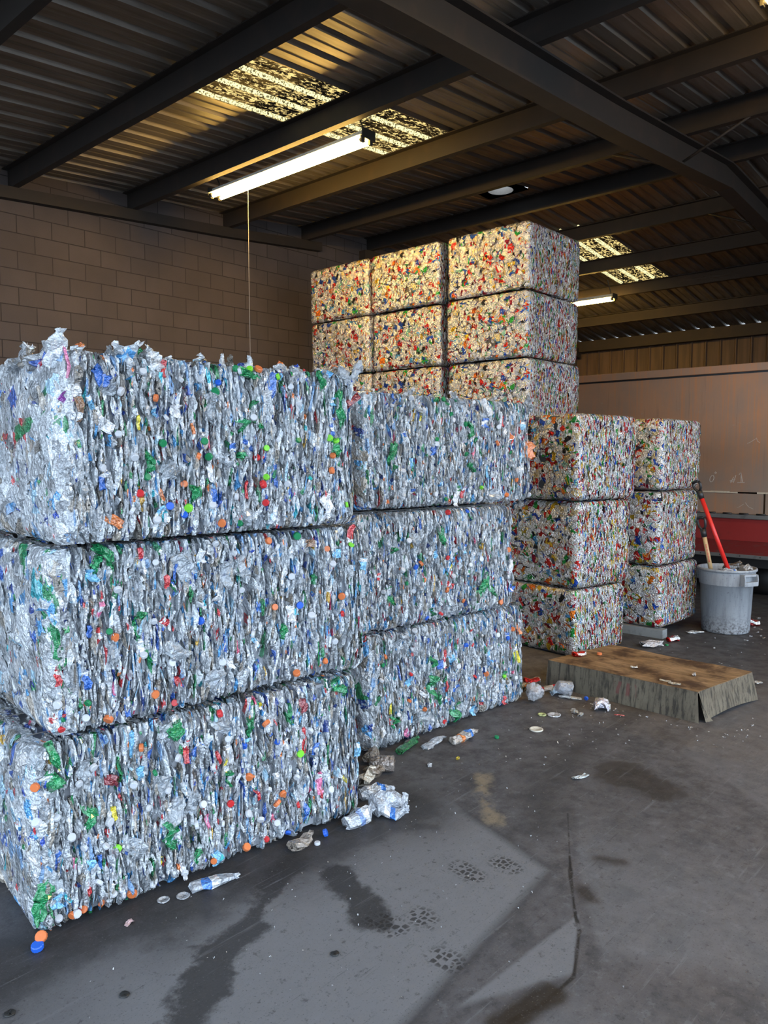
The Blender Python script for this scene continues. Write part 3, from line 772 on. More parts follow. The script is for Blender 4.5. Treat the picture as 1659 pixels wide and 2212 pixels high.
def can_bale(seed, L, D, H, group, label, loc=(0, 0, 0), yaw=0.0, warm=0.0, parts=60):
    """front left bottom corner at loc"""
    rng = np.random.default_rng(seed)
    off = np.array([L / 2, D / 2, 0.0])
    c, s = math.cos(yaw), math.sin(yaw)
    root = empty('can_bale', (loc[0] + c * L / 2 - s * D / 2, loc[1] + s * L / 2 + c * D / 2, loc[2]), yaw)
    tag(root, label, 'bale', group)
    lo, hi = np.array([0.010, 0.010, 0.008]), np.array([L - 0.010, D - 0.010, H - 0.010])
    k = L / 0.86
    spec = (('y-', int(2300 * k), 0.06), ('x-', 1100, 0.045), ('z+', int(520 * k), 0.03), ('x+', 220, 0.03), ('y+', int(240 * k), 0.03))
    sets = []
    for puck in (False, True):
        pts = np.concatenate([face_points(rng, n // 2, lo, hi, f, d) for f, n, d in spec])
        N = len(pts)
        if puck:
            el = unit(np.stack([np.ones(N), rng.normal(0, 0.26, N), rng.normal(0, 0.26, N)], -1))
            ew = unit(np.cross(el, np.array([0, 0, 1.0]))); et = np.cross(el, ew)
            r = rng.uniform(0.050, 0.064, N)
            P = blobs(rng, pts, el, ew, et, rng.uniform(0.010, 0.020, N), r, r * rng.uniform(0.8, 1.05, N), PUCK, (0.07, 0.04, 0.04), 0.06)
            C = can_colours(rng, N, len(PUCK), True)
        else:
            el, ew, et = axes_in_layers(rng, N, 0.12)
            P = blobs(rng, pts, el, ew, et, rng.uniform(0.05, 0.105, N), rng.uniform(0.04, 0.075, N), rng.uniform(0.005, 0.014, N), CAN, (0.03, 0.12, 0.4), 0.4)
            C = can_colours(rng, N, len(CAN), False)
        P = squash(rng, P, lo, hi, rng.uniform(0.006, 0.028, N), 0.7)
        sets.append((P, C))
    verts, cols, qs, base = [], [], [], 0
    for P, C in sets:
        R = P.shape[1]
        idx = np.argsort(P[..., 0].min((1, 2)))[:parts // 2]
        keep = np.ones(len(P), bool); keep[idx] = False
        emit_parts(rng, P, C, idx, 'crushed_can', M_CAN, root, off)
        verts.append(P[keep].reshape(-1, 3)); cols.append(C[keep].reshape(-1, 4)); qs.append(quads(int(keep.sum()), R) + base)
        base += len(verts[-1])
    me = mesh_np('crushed_cans', np.concatenate(verts) - off, np.concatenate(qs), np.concatenate(cols))
    tag(link('crushed_cans', me, M_CAN, root), kind='stuff')
    g = 0.03
    MB().box(np.array([g, g, 0.015]) - off, np.array([L - g, D - g, H - 0.02]) - off).build('packed_core', M_CORE2, root)
    wires(root, L, D, H, [D * q for q in (0.16, 0.39, 0.61, 0.84)], off)
    return root
M_CORE2 = plain('packed can metal', (0.10, 0.10, 0.10), 0.45, 0.5, 0.2, 40)

# ------------------------------------------------------------------ bales: placing
pet_bale(11, (1.166, 2.807), (2.736, 2.613), 0.0, 0.728, 1.2, 'A0', 'clear plastic bottle bale at the bottom of the nearest stack, standing on the floor')
pet_bale(12, (1.25, 2.80), (2.80, 2.64), 0.732, 0.728, 1.2, 'A1', 'clear plastic bottle bale in the middle of the nearest stack')
pet_bale(13, (1.27, 2.72), (2.68, 2.59), 1.466, 0.724, 1.2, 'A2', 'clear plastic bottle bale on top of the nearest stack, ragged upper edge', 46)
pet_bale(21, (3.28, 3.10), (4.84, 2.975), 0.0, 0.728, 1.2, 'B0', 'clear plastic bottle bale at the bottom of the second stack, beside the low wooden crate')
pet_bale(22, (3.18, 3.12), (4.64, 2.94), 0.732, 0.728, 1.2, 'B1', 'clear plastic bottle bale in the middle of the second stack')
pet_bale(23, (3.30, 3.16), (4.95, 3.0), 1.466, 0.724, 1.2, 'B2', 'clear plastic bottle bale topping the second stack, orange bottle at its corner', 12)

GC = 'low stack of can bales behind the wooden crate'
can_bale(31, 0.80, 1.12, 0.612, GC, 'crushed can bale at the bottom of the stack touching the low wooden crate', (6.12, 3.27, 0.0), math.radians(-9))
can_bale(32, 0.84, 1.12, 0.785, GC, 'crushed can bale in the middle of the stack behind the low wooden crate', (6.14, 3.26, 0.615), math.radians(-9))
can_bale(33, 0.92, 1.12, 0.775, GC, 'crushed can bale on top of the stack behind the low wooden crate', (6.10, 3.25, 1.403), math.radians(-9))
GD = 'can bales beside the grey trash can'
can_bale(41, 0.90, 1.12, 0.622, GD, 'crushed can bale raised on a timber block beside the grey trash can', (7.385, 3.00, 0.092), math.radians(-2))
can_bale(42, 0.92, 1.12, 0.735, GD, 'crushed can bale that the red shovel handle leans on', (7.36, 3.02, 0.717), math.radians(-2))
can_bale(43, 0.95, 1.12, 0.722, GD, 'crushed can bale on top of the stack beside the grey trash can', (7.48, 3.06, 1.455), math.radians(-2))

GT = 'tall stack of can bales under the roof'
lay = ['lowest', 'second', 'third', 'fourth', 'fifth', 'topmost']
colname = ['nearest the daylight', 'in the middle', 'next to the block wall']
proto = [can_bale(51 + i, 1.14, d, 0.712, GT, '', parts=40) for i, d in enumerate((1.10, 1.10, 1.10))]
ty = [4.41, 5.60, 6.735]
first = [True] * 3
rj = random.Random(5)
for k in range(6):
    for j in range(3):
        i = (j + k) % 3 if k % 2 else j
        o = proto[i]
        if first[i]:
            first[i] = False
        else:
            o = copy_tree(o)
        o.location = (7.18 + 0.57 + rj.uniform(-0.02, 0.02), ty[j] + 0.56 + rj.uniform(-0.01, 0.01), k * 0.715)
        o.rotation_euler = (0, 0, rj.uniform(-0.012, 0.012))
        o['label'] = 'can bale in the tall stack, %s layer, column %s' % (lay[k], colname[j])

# ------------------------------------------------------------------ fluorescent lights
def tube_mat():
    m = Mat('lit fluorescent tube')
    return m.set(col=(1, 0.9, 0.7), emit=TUBE, es=TUBE_STRENGTH).m
M_TUBE = tube_mat()
M_WHITE = plain('white enamelled fixture', (0.62, 0.60, 0.55), 0.4)
M_BLACK = plain('black rubber', (0.02, 0.02, 0.02), 0.5)
M_GREYCAP = plain('tube end metal', (0.4, 0.4, 0.4), 0.35, 0.8)
M_STRING = plain('pale string', (0.42, 0.38, 0.33), 0.8)
def tube_light(label, x, ya, yb, z, top, cord=None, hangers=None):
    L = yb - ya
    root = tag(empty('fluorescent_light', (x, (ya + yb) / 2, z)), label, 'light', 'hanging fluorescent lights')
    h = L / 2
    MB().prism([(-0.03, 0.085), (0.03, 0.085), (0.045, 0.035), (0.10, 0.022), (0.10, 0.018), (-0.10, 0.018), (-0.10, 0.022), (-0.045, 0.035)], 'y', -h, h).build('housing', M_WHITE, root)
    for s in (-1, 1):
        tb = MB().tube([(s * 0.055, -h + 0.05, -0.012), (s * 0.055, h - 0.05, -0.012)], 0.019, 14).build('tube', M_TUBE, root)
        for s2 in (-1, 1):
            MB().tube([(s * 0.055, s2 * (h - 0.052), -0.012), (s * 0.055, s2 * (h - 0.03), -0.012)], 0.0195, 14).build('tube_cap', M_GREYCAP, tb)
        mb = MB()
        for s2 in (-1, 1):
            mb.box((s2 * 0.055 - 0.02, s * (h - 0.022) - 0.012, -0.04), (s2 * 0.055 + 0.02, s * (h - 0.022) + 0.012, 0.02), bev=0.004)
        mb.box((-0.09, s * (h + 0.004) - 0.006, -0.005), (0.09, s * (h + 0.004) + 0.006, 0.085), bev=0.003)
        o = mb.build('lamp_holder', M_BLACK, root); o['label'] = 'dark end bracket with lamp holders'
    for s in (hangers or (-1, 1)):
        y = s * (h - 0.08)
        MB().tube([(0, y, 0.08), (0.02, y + 0.01, top * 0.4), (-0.03, y + 0.03, top * 0.75), (-0.10, y + 0.02, top)], 0.008, 7).build('hanging_cord', M_BLACK, root)
    if cord:
        MB().tube([(0.02, cord[0], 0.0), (0.01, cord[0] - 0.01, -0.9), (0.0, cord[0] - 0.03, cord[1])], 0.003, 5).build('pull_cord', M_STRING, root)
    return root
tube_light('long lit twin-tube light hanging near the left block wall with a pull cord', 5.50, 5.17, 7.62, 4.80, 0.34, (0.63, -2.2))
tube_light('lit tube light at the upper right corner of the picture', 5.42, -0.75, 1.69, 4.72, 0.33)
tube_light('distant lit tube light beside the tall can stack', 13.4, 6.45, 8.9, 4.66, 0.33)

# ------------------------------------------------------------------ steel bin with red tray
def rust_mat():
    m = Mat('rust brown painted steel')
    p = m.pos()
    st_ = m.noise(m.n('Mapping', {0: p, 3: (1, 22, 0.7)}).outputs[0], 1.3, 6, 0.65)
    bl = m.noise(p, 1.4, 5, 0.6)
    sc = m.noise(m.n('Mapping', {0: p, 2: (0.6, 0, 0), 3: (1, 9, 22)}).outputs[0], 1.2, 4, 0.7)
    c = m.mix(m.step(bl, 0.35, 0.68), (0.40, 0.215, 0.125), (0.31, 0.20, 0.14))
    c = m.mix(m.step(st_, 0.50, 0.68, 0, 0.7), c, (0.50, 0.20, 0.07))
    c = m.mix(m.step(st_, 0.22, 0.42, 0.6, 0), c, (0.17, 0.10, 0.065))
    c = m.mix(m.step(sc, 0.66, 0.74, 0, 0.5), c, (0.36, 0.31, 0.26))
    z = m.n('SeparateXYZ', {0: p}).outputs[2]
    c = m.mix(m.math('MULTIPLY', m.step(z, 1.9, 1.4), m.step(bl, 0.4, 0.6, 0.2, 0.55)), c, (0.26, 0.22, 0.19))
    return m.set(col=c, rough=0.5, metal=0.15, spec=0.4, norm=m.bump(bl, 0.15, 0.05)).m
M_RUST = rust_mat()
M_RED = plain('faded red paint', (0.26, 0.022, 0.020), 0.42, 0, 0.25, 6, dirt=(0.13, 0.018, 0.016))
M_REDW = plain('scraped red tray', (0.20, 0.03, 0.03), 0.35, 0.2, 0.33, 14, dirt=(0.16, 0.10, 0.10))
M_GREY = plain('bare grey steel', (0.22, 0.22, 0.22), 0.4, 0.5, 0.25, 12)
M_DARK = plain('black grease', (0.015, 0.014, 0.014), 0.5)
M_PEEL = plain('peeled pale edge', (0.55, 0.47, 0.36), 0.7)
M_CHALK = plain('scratched bare marks', (0.50, 0.44, 0.38), 0.6)
root = tag(empty('steel_bin', (11.7, 4.2, 0)), 'large rust-brown steel bin with a red loading tray behind the grey trash can', 'bin')
def bp(name, mb, mat, label=None):
    o = mb.build(name, mat); o.parent = root; o.matrix_parent_inverse = Matrix.Translation((-11.7, -4.2, 0))
    if label: o['label'] = label
    return o
YA, YB = 1.0, 7.2
bp('side_panel', MB().box((10.5, YA, 1.335), (12.9, YB, 2.86)), M_RUST)
bp('top_rail', MB().box((10.44, YA - 0.03, 2.875), (12.95, YB + 0.03, 2.975), bev=0.008), M_RUST)
bp('top_seam', MB().box((10.49, YA, 2.855), (12.9, YB, 2.88)), M_DARK)
mb = MB(); rr_ = random.Random(3)
y = YA
while y < YB:
    q = rr_.uniform(0.08, 0.25)
    if rr_.random() < 0.85:
        mb.box((10.488, y, 1.318), (10.505, y + q, 1.326 + rr_.uniform(0.004, 0.022)))
    y += q
bp('peeled_edge', mb, M_PEEL, 'pale peeling edge strip')
bp('lower_panel', MB().box((10.5, YA, 1.05), (12.8, 2.96, 1.315)).box((10.5, 2.985, 1.05), (12.8, YB, 1.315)), M_RUST)
bp('hinge_bar', MB().box((10.47, YA, 0.99), (10.6, YB, 1.045), bev=0.006), M_GREY, 'bare grey hinge bar')
y = YA + 0.1
while y < YB:
    bp('hinge_pin', MB().tube([(10.475, y, 1.052), (10.475, y + 0.11, 1.052)], 0.013, 8), M_DARK)
    y += 0.205
bp('apron', MB().box((10.52, YA, 0.70), (10.62, YB, 0.985)).box((10.505, YA, 0.955), (10.52, YB, 0.985)), M_RED, 'red apron')
mb = MB().prism([(10.53, 0.70), (10.12, 0.565), (10.12, 0.545), (10.53, 0.66)], 'y', YA, YB)
bp('tray', mb, M_REDW, 'scraped red sloping tray')
bp('tray_lip', MB().box((10.09, YA, 0.528), (10.13, YB, 0.572), bev=0.005), M_GREY, 'worn pale steel lip')
mb = MB()
y = YA + 0.2
while y < YB:
    mb.tube([(10.088, y, 0.552), (10.095, y, 0.552)], 0.008, 8); y += 0.24
bp('lip_bolts', mb, M_DARK)
bp('under_beam', MB().box((10.25, YA, 0.40), (10.45, YB, 0.52)).box((11.0, YA, 0.1), (12.6, YB, 0.65)), M_DARK, 'dark frame under the tray')
for y in (1.9, 2.95, 4.6, 6.4):
    bp('roller', MB().tube([(10.72, y - 0.35, 0.21), (10.72, y + 0.35, 0.21)], 0.21, 24), M_DARK, 'black steel roller')
def stroke(pts, wdt=0.007):
    # scratched strokes on the panel face, points in (y, z)
    mb = MB()
    for (a, b), (c, d) in zip(pts, pts[1:]):
        u = Vector((0, c - a, d - b)); n = Vector((0, -u.z, u.y)).normalized() * wdt / 2
        A, B = Vector((10.497, a, b)), Vector((10.497, c, d))
        mb.prism([((A + n).y, (A + n).z), ((A - n).y, (A - n).z), ((B - n).y, (B - n).z), ((B + n).y, (B + n).z)], 'x', 10.495, 10.502)
    return mb
def marks(cy_, cz, strokes):
    for s_ in strokes:
        bp('scratched_mark', stroke([(cy_ - a * 0.62, cz + b * 0.72) for a, b in s_]), M_CHALK)
zero = [(0.05 * math.sin(t) * 0.8 + 0.25 * 0.06 * math.cos(t), 0.06 * math.cos(t)) for t in np.linspace(0, 2 * PI, 15)]
marks(3.63, 1.50, [zero, [(0.055, 0.10), (0.075, 0.13)], [(0.075, 0.09), (0.095, 0.12)]])
marks(3.36, 1.485, [[(-0.045, -0.05), (0.01, 0.06)], [(0.0, -0.05), (0.055, 0.09)], [(-0.065, -0.01), (0.045, 0.02)], [(-0.055, -0.03), (0.035, -0.01)]])
marks(3.26, 1.50, [[(-0.01, 0.12), (0.0, -0.05)], [(-0.045, 0.08), (-0.01, 0.12)], [(-0.01, 0.12), (0.03, -0.05)], [(-0.075, -0.06), (0.07, -0.055)]])
for (a, b, c, d) in ((3.10, 2.02, 3.20, 1.96), (3.05, 1.97, 3.09, 2.03), (3.2, 1.2, 3.1, 1.12), (3.3, 1.13, 3.22, 1.18)):
    bp('scratched_mark', stroke([(a, b), ((a + c) / 2 + 0.01, (b + d) / 2 - 0.012), (c, d)], 0.004), M_CHALK)

# ------------------------------------------------------------------ grey trash can
def can_plastic():
    m = Mat('scuffed grey plastic')
    p = m.objc()
    s1 = m.noise(m.n('Mapping', {0: p, 3: (9, 9, 1.5)}).outputs[0], 2.0, 5, 0.65)
    s2 = m.noise(p, 45, 4, 0.6)
    z = m.n('SeparateXYZ', {0: p}).outputs[2]
    c = m.mix(m.step(s1, 0.42, 0.72), (0.36, 0.38, 0.41), (0.25, 0.265, 0.29))
    c = m.mix(m.step(s2, 0.62, 0.70, 0, 0.6), c, (0.09, 0.09, 0.095))
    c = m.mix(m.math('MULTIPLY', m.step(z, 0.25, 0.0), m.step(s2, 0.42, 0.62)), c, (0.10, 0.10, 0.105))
    return m.set(col=c, rough=0.5, spec=0.4).m
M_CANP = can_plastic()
TC = (8.215, 2.66)
root = tag(empty('trash_can', (*TC, 0)), 'round grey plastic trash can full of scrap, two shovel handles standing in it', 'trash can')
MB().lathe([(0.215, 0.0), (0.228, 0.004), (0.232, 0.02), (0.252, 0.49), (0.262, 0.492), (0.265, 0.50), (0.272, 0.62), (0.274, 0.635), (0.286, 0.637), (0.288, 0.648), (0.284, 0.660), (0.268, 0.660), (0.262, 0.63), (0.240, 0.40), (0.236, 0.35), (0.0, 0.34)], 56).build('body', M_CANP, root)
for ang in (-2.03, PI - 2.03):
    R_ = Matrix.Rotation(ang, 4, 'Z')
    mb = MB()
    for s in (-1, 1):
        mb.prism([(0.265, 0.625), (0.312, 0.618), (0.320, 0.575), (0.318, 0.51), (0.262, 0.505)], 'y', s * 0.085 - 0.006, s * 0.085 + 0.006)
    mb.box((0.25, -0.085, 0.505), (0.320, 0.085, 0.525), bev=0.004)
    mb.box((0.300, -0.085, 0.515), (0.320, 0.085, 0.548), bev=0.004)
    mb.box((0.268, -0.075, 0.600), (0.306, 0.075, 0.622), bev=0.004)
    bmesh.ops.transform(mb.bm, matrix=R_, verts=mb.bm.verts)
    mb.build('handle', M_CANP, root)

M_REDH = plain('red fibreglass', (0.78, 0.030, 0.022), 0.35, 0, 0.04)
M_ASH = plain('pale ash wood', (0.66, 0.44, 0.22), 0.5, 0, 0.12, 12)
M_GRIP = plain('black grip plastic', (0.022, 0.022, 0.024), 0.4)
M_BLADE = plain('dull steel blade', (0.13, 0.13, 0.13), 0.45, 0.6)
def shovel(name, label, base, top, mat, plabel, r, grip_len):
    b, t = Vector(base), Vector(top)
    root = tag(empty(name, base), label, 'shovel', 'shovels in the trash can')
    d = (t - b); Ln = d.length; d.normalize()
    o = MB().tube([d * 0.0, d * (Ln - grip_len)], r, 14).build('shaft', mat, root); o['label'] = plabel
    side = Vector((0.40, 0.91, 0)); side = (side - d * side.dot(d)).normalized()
    q = d * (Ln - grip_len)
    mb = MB().tube([q - d * 0.05, q + d * 0.035], [r * 1.25, r * 1.45], 12)
    wv = 0.052
    mb.tube([q + d * 0.02, q + d * 0.06 + side * wv * 0.8, q + d * (grip_len - 0.03) + side * wv, q + d * grip_len + side * wv * 0.75], 0.013, 10)
    mb.tube([q + d * 0.02, q + d * 0.06 - side * wv * 0.8, q + d * (grip_len - 0.03) - side * wv, q + d * grip_len - side * wv * 0.75], 0.013, 10)
    mb.tube([q + d * grip_len + side * wv * 0.85, q + d * (grip_len + 0.006), q + d * grip_len - side * wv * 0.85], 0.016, 10)
    o = mb.build('grip', M_GRIP, root); o['label'] = 'black D-shaped grip'
    nrm = d.cross(side)
    mb = MB()
    prof = [(-0.02, 0.0), (-0.09, -0.02), (-0.10, -0.16), (0.0, -0.25), (0.10, -0.16), (0.09, -0.02), (0.02, 0.0)]
    A = [mb.bm.verts.new(side * x + d * (z + 0.02) + nrm * (0.25 * abs(x))) for x, z in prof]
    mb.bm.faces.new(A)
    bmesh.ops.solidify(mb.bm, geom=mb.bm.faces[:], thickness=0.003)
    mb.build('blade', M_BLADE, root)
    return root, d, Ln
shovel('shovel', 'shovel with a bright red shaft leaning from the trash can against the can bale', (8.16, 2.62, 0.62), (8.08, 2.955, 1.53), M_REDH, 'bright red shaft', 0.022, 0.13)
rw, d_, L_ = shovel('shovel', 'shorter shovel with a pale wooden shaft leaning in the trash can', (8.13, 2.79, 0.62), (8.10, 2.90, 1.16), M_ASH, 'pale wooden shaft', 0.022, 0.15)
# red printed band along the wooden shaft
n_ = Vector((-0.93, -0.36, 0.0)); n_ = (n_ - d_ * n_.dot(d_)).normalized(); s_ = d_.cross(n_)
mb = MB()
rr2 = random.Random(8)
pp = 0.09
while pp < 0.27:
    q = rr2.uniform(0.008, 0.016)
    a = d_ * pp + n_ * 0.0218; b = d_ * (pp + q) + n_ * 0.0218
    wv = rr2.uniform(0.004, 0.007)
    mb.poly([a + s_ * wv, a - s_ * wv, b - s_ * wv, b + s_ * wv]); pp += q + 0.003
bmesh.ops.solidify(mb.bm, geom=mb.bm.faces[:], thickness=0.0012)
mb.build('printed_band', M_REDH, rw)['label'] = 'red printed band'

# ------------------------------------------------------------------ low weathered crate
def ply_mat(top):
    m = Mat('weathered plywood ' + ('top' if top else 'side'))
    p = m.pos()
    sc_ = (17, 3.0, 1) if top else (26, 26, 2.2)
    g = m.noise(m.n('Mapping', {0: p, 3: sc_}).outputs[0], 1.6, 6, 0.68)
    b = m.noise(p, 3.2, 5, 0.62)
    f = m.noise(p, 38, 5, 0.65)
    if top:
        c = m.mix(m.step(g, 0.40, 0.66), (0.19, 0.125, 0.07), (0.32, 0.215, 0.125))
        c = m.mix(m.step(b, 0.46, 0.64, 0, 0.88), c, (0.040, 0.022, 0.016))
        c = m.mix(m.step(g, 0.25, 0.40, 0.8, 0), c, (0.028, 0.020, 0.014))
        c = m.mix(m.step(f, 0.62, 0.72, 0, 0.6), c, (0.05, 0.035, 0.024))
    else:
        c = m.mix(m.step(b, 0.35, 0.65), (0.36, 0.31, 0.235), (0.25, 0.215, 0.165))
        c = m.mix(m.step(g, 0.46, 0.64, 0, 0.8), c, (0.07, 0.065, 0.06))
        c = m.mix(m.step(f, 0.58, 0.70, 0, 0.5), c, (0.07, 0.06, 0.05))
        # faded red spray mark on the long side
        xyz = m.n('SeparateXYZ', {0: p})
        yy, zz = xyz.outputs[1], xyz.outputs[2]
        box_ = m.math('MULTIPLY', m.math('MULTIPLY', m.step(yy, 2.28, 2.31), m.step(yy, 2.48, 2.44)), m.math('MULTIPLY', m.step(zz, 0.06, 0.08), m.step(zz, 0.17, 0.15)))
        wv = m.n('TexWave', {'Vector': p, 'Scale': 5.0, 'Distortion': 6.0, 'Detail': 2.0}, bands_direction='Y')
        c = m.mix(m.math('MULTIPLY', box_, m.step(wv.outputs[1], 0.45, 0.75, 0, 0.6)), c, (0.36, 0.09, 0.10))
    return m.set(col=c, rough=0.85, spec=0.2, norm=m.bump(g, 0.5, 0.01)).m
M_PLY_T, M_PLY_S = ply_mat(True), ply_mat(False)
root = tag(empty('wooden_crate', (5.6, 2.4, 0)), 'low grimy wooden crate lying upside down on the floor in front of the can bales', 'crate')
def cp(name, me_mb, mat, label=None):
    o = me_mb.build(name, mat); o.parent = root; o.matrix_parent_inverse = Matrix.Translation((-5.6, -2.4, 0))
    if label: o['label'] = label
    return o
T = [(5.275, 3.03), (5.225, 1.855), (5.985, 1.735), (6.06, 2.885)]     # top corners, front-left first
Bm = [(5.27, 3.05), (5.19, 1.83), (5.995, 1.69), (6.08, 2.90)]    # flared foot
ZT = 0.206
mb = MB()
g = 9
def lerp(a, b, t): return (a[0] + (b[0] - a[0]) * t, a[1] + (b[1] - a[1]) * t)
V = {}
for i in range(g + 1):
    for j in range(g + 1):
        a = lerp(T[0], T[1], i / g); b = lerp(T[3], T[2], i / g); p_ = lerp(a, b, j / g)
        V[i, j] = mb.bm.verts.new((*p_, ZT + 0.006 * math.sin(3 * i / g * PI) * math.sin(2.2 * j / g * PI)))
for i in range(g):
    for j in range(g):
        mb.bm.faces.new((V[i, j], V[i, j + 1], V[i + 1, j + 1], V[i + 1, j]))
bmesh.ops.recalc_face_normals(mb.bm, faces=mb.bm.faces)
bmesh.ops.solidify(mb.bm, geom=mb.bm.faces[:], thickness=0.012)
cp('top_board', mb, M_PLY_T, 'brown stained top board')
def side(a, b, c, d, z_lo, n=14, flare=0.0, dz=None, gap=0.0):
    """side board between top corners a,b and foot corners d,c"""
    mb = MB(); r_ = random.Random(int(a[0] * 999))
    G = {}
    for i in range(n + 1):
        t = i / n
        tp, ft = lerp(a, b, t), lerp(d, c, t)
        zl = z_lo(t)
        for k in range(4):
            q = k / 3
            x_, y_ = lerp(tp, ft, q)
            G[i, k] = mb.bm.verts.new((x_, y_, (ZT - 0.004) * (1 - q) + zl * q + (r_.uniform(-0.002, 0.002) if k < 3 else 0)))
    for i in range(n):
        for k in range(3):
            mb.bm.faces.new((G[i, k], G[i + 1, k], G[i + 1, k + 1], G[i, k + 1]))
    bmesh.ops.solidify(mb.bm, geom=mb.bm.faces[:], thickness=0.012)
    return mb
cp('side_board', side(T[0], T[1], Bm[1], Bm[0], lambda t: 0.001), M_PLY_S)
cp('side_board', side(lerp(T[1], T[2], 0.012), T[2], Bm[2], lerp(Bm[1], Bm[2], 0.12), lambda t: 0.002 + 0.022 * math.sin(PI * min(1, max(0, t)))), M_PLY_S)
cp('side_board', side(T[2], T[3], Bm[3], Bm[2], lambda t: 0.002), M_PLY_S)
cp('side_board', side(T[3], T[0], Bm[0], Bm[3], lambda t: 0.002), M_PLY_S)
mb = MB().poly([(5.245, 1.857, 0.18), (5.262, 1.850, 0.12), (5.300, 1.775, 0.004), (5.235, 1.800, 0.004)])
bmesh.ops.solidify(mb.bm, geom=mb.bm.faces[:], thickness=0.010)
cp('corner_flap', mb, M_PLY_S, 'torn corner flap bent outwards')

# timber block under the raised can bale
tag(MB().box((7.385, 2.98, 0.0), (7.50, 3.9, 0.088), bev=0.004).build('timber_block', plain('grey painted timber', (0.26, 0.275, 0.28), 0.7, 0, 0.25, 18)), 'grey timber block under the can bale beside the trash can', 'block')

# ------------------------------------------------------------------ litter
def bottle_piece(name, label, cat, loc, ln, wd, th, col, alpha, yaw, seed, lab=None, prof=BOTTLE, cr=(0.02, 0.10, 0.18), group=None, tilt=0.0):
    rng = np.random.default_rng(seed)
    el = np.array([[math.cos(yaw) * math.cos(tilt), math.sin(yaw) * math.cos(tilt), math.sin(tilt)]])
    ew = np.array([[-math.sin(yaw), math.cos(yaw), 0.0]]); et = np.cross(el, ew)
    P = blobs(rng, np.zeros((1, 3)), el, ew, et, [ln], [wd], [th], prof, cr, 0.25)
    P[..., 2] = np.maximum(P[..., 2], -th * 0.45); P[..., 2] -= P[..., 2].min() - 0.001
    C = np.empty((1, len(prof) - 1, S8, 4)); C[..., :3] = col; C[..., 3] = alpha
    C[..., :3] *= rng.uniform(0.8, 1.1, (1, len(prof) - 1, S8, 1))
    if lab:
        for r, cl in lab:
            C[:, r, :, :3] = cl; C[:, r, :, 3] = 0
    o = link(name, mesh_np(name, P.reshape(-1, 3), quads(1, len(prof)), C.reshape(-1, 4)), M_PET)
    o.location = loc
    return tag(o, label, cat, group)
CL = (0.70, 0.75, 0.82); GB = 'crushed bottles lying on the floor'
bl, wh, rd = (0.04, 0.22, 0.75), (0.85, 0.87, 0.9), (0.62, 0.03, 0.04)
bottle_piece('crushed_bottle', 'long crushed clear bottle with a blue label lying in front of the nearest bale', 'bottle', (1.84, 2.62, 0), 0.21, 0.07, 0.035, CL, 0.8, -0.35, 101, [(2, bl), (3, wh)], group=GB)
bottle_piece('crushed_bottle', 'brownish crushed plastic cup at the foot of the nearest bale', 'bottle', (2.31, 2.60, 0), 0.15, 0.08, 0.05, (0.42, 0.36, 0.30), 0.5, 0.15, 102, group=GB)
bottle_piece('crushed_bottle', 'crumpled bottle with a white and blue label at the right corner of the nearest stack', 'bottle', (2.92, 2.69, 0), 0.20, 0.08, 0.06, CL, 0.5, -0.45, 103, [(2, wh), (3, wh), (4, bl)], group=GB)
bottle_piece('crushed_bottle', 'crumpled clear jug leaning at the right corner of the nearest stack', 'bottle', (2.84, 2.525, 0), 0.20, 0.12, 0.11, CL, 0.6, -0.3, 104, group=GB)
bottle_piece('crushed_bottle', 'small clear bottle with a narrow blue label lying apart on the floor', 'bottle', (2.80, 2.465, 0), 0.15, 0.08, 0.06, CL, 0.8, -0.9, 105, [(2, wh), (3, bl)], group=GB)
bottle_piece('crushed_bottle', 'white crumpled bottle pressed against the foot of the nearest stack', 'bottle', (2.64, 2.545, 0), 0.18, 0.09, 0.08, CL, 0.4, -0.2, 106, [(3, (0.3, 0.45, 0.85)), (4, wh)], group=GB, tilt=0.15)
bottle_piece('crushed_bottle', 'flattened bottle with orange and blue label at the foot of the second stack', 'bottle', (3.90, 2.83, 0), 0.24, 0.08, 0.05, (0.72, 0.66, 0.60), 0.6, -0.1, 107, [(2, (0.8, 0.25, 0.06)), (4, bl), (5, wh)], group=GB)
bottle_piece('crushed_bottle', 'clear flattened bottle between the green one and the orange label', 'bottle', (3.70, 2.92, 0), 0.22, 0.07, 0.03, CL, 0.8, 0.0, 108, group=GB)
bottle_piece('crushed_bottle', 'dark green flattened bottle on the floor at the second stack', 'bottle', (3.56, 3.01, 0), 0.28, 0.07, 0.04, (0.01, 0.22, 0.06), 0.4, 0.25, 109, group=GB)
bottle_piece('crushed_bottle', 'dirty clear bottle in the dark gap between the two plastic stacks', 'bottle', (3.28, 3.06, 0), 0.22, 0.08, 0.06, (0.40, 0.34, 0.28), 0.5, 0.6, 110, group=GB)
bottle_piece('crushed_bottle', 'brown crumpled bottle behind the small jar by the nearest stack', 'bottle', (3.13, 2.88, 0), 0.16, 0.09, 0.06, (0.35, 0.28, 0.22), 0.4, 0.1, 111, group=GB)
bottle_piece('crushed_bottle', 'clear bottle with orange cap lying between the second stack and the crate', 'bottle', (5.02, 3.0, 0), 0.20, 0.07, 0.05, (0.55, 0.42, 0.36), 0.5, 1.2, 112, [(8, (0.8, 0.2, 0.04)), (9, (0.8, 0.2, 0.04)), (2, rd)], group=GB)
bottle_piece('crushed_bottle', 'red and clear squashed bottle along the left foot of the crate', 'bottle', (5.16, 2.98, 0), 0.24, 0.06, 0.04, (0.75, 0.70, 0.68), 0.3, -0.5, 113, [(2, rd), (5, rd)], group=GB)

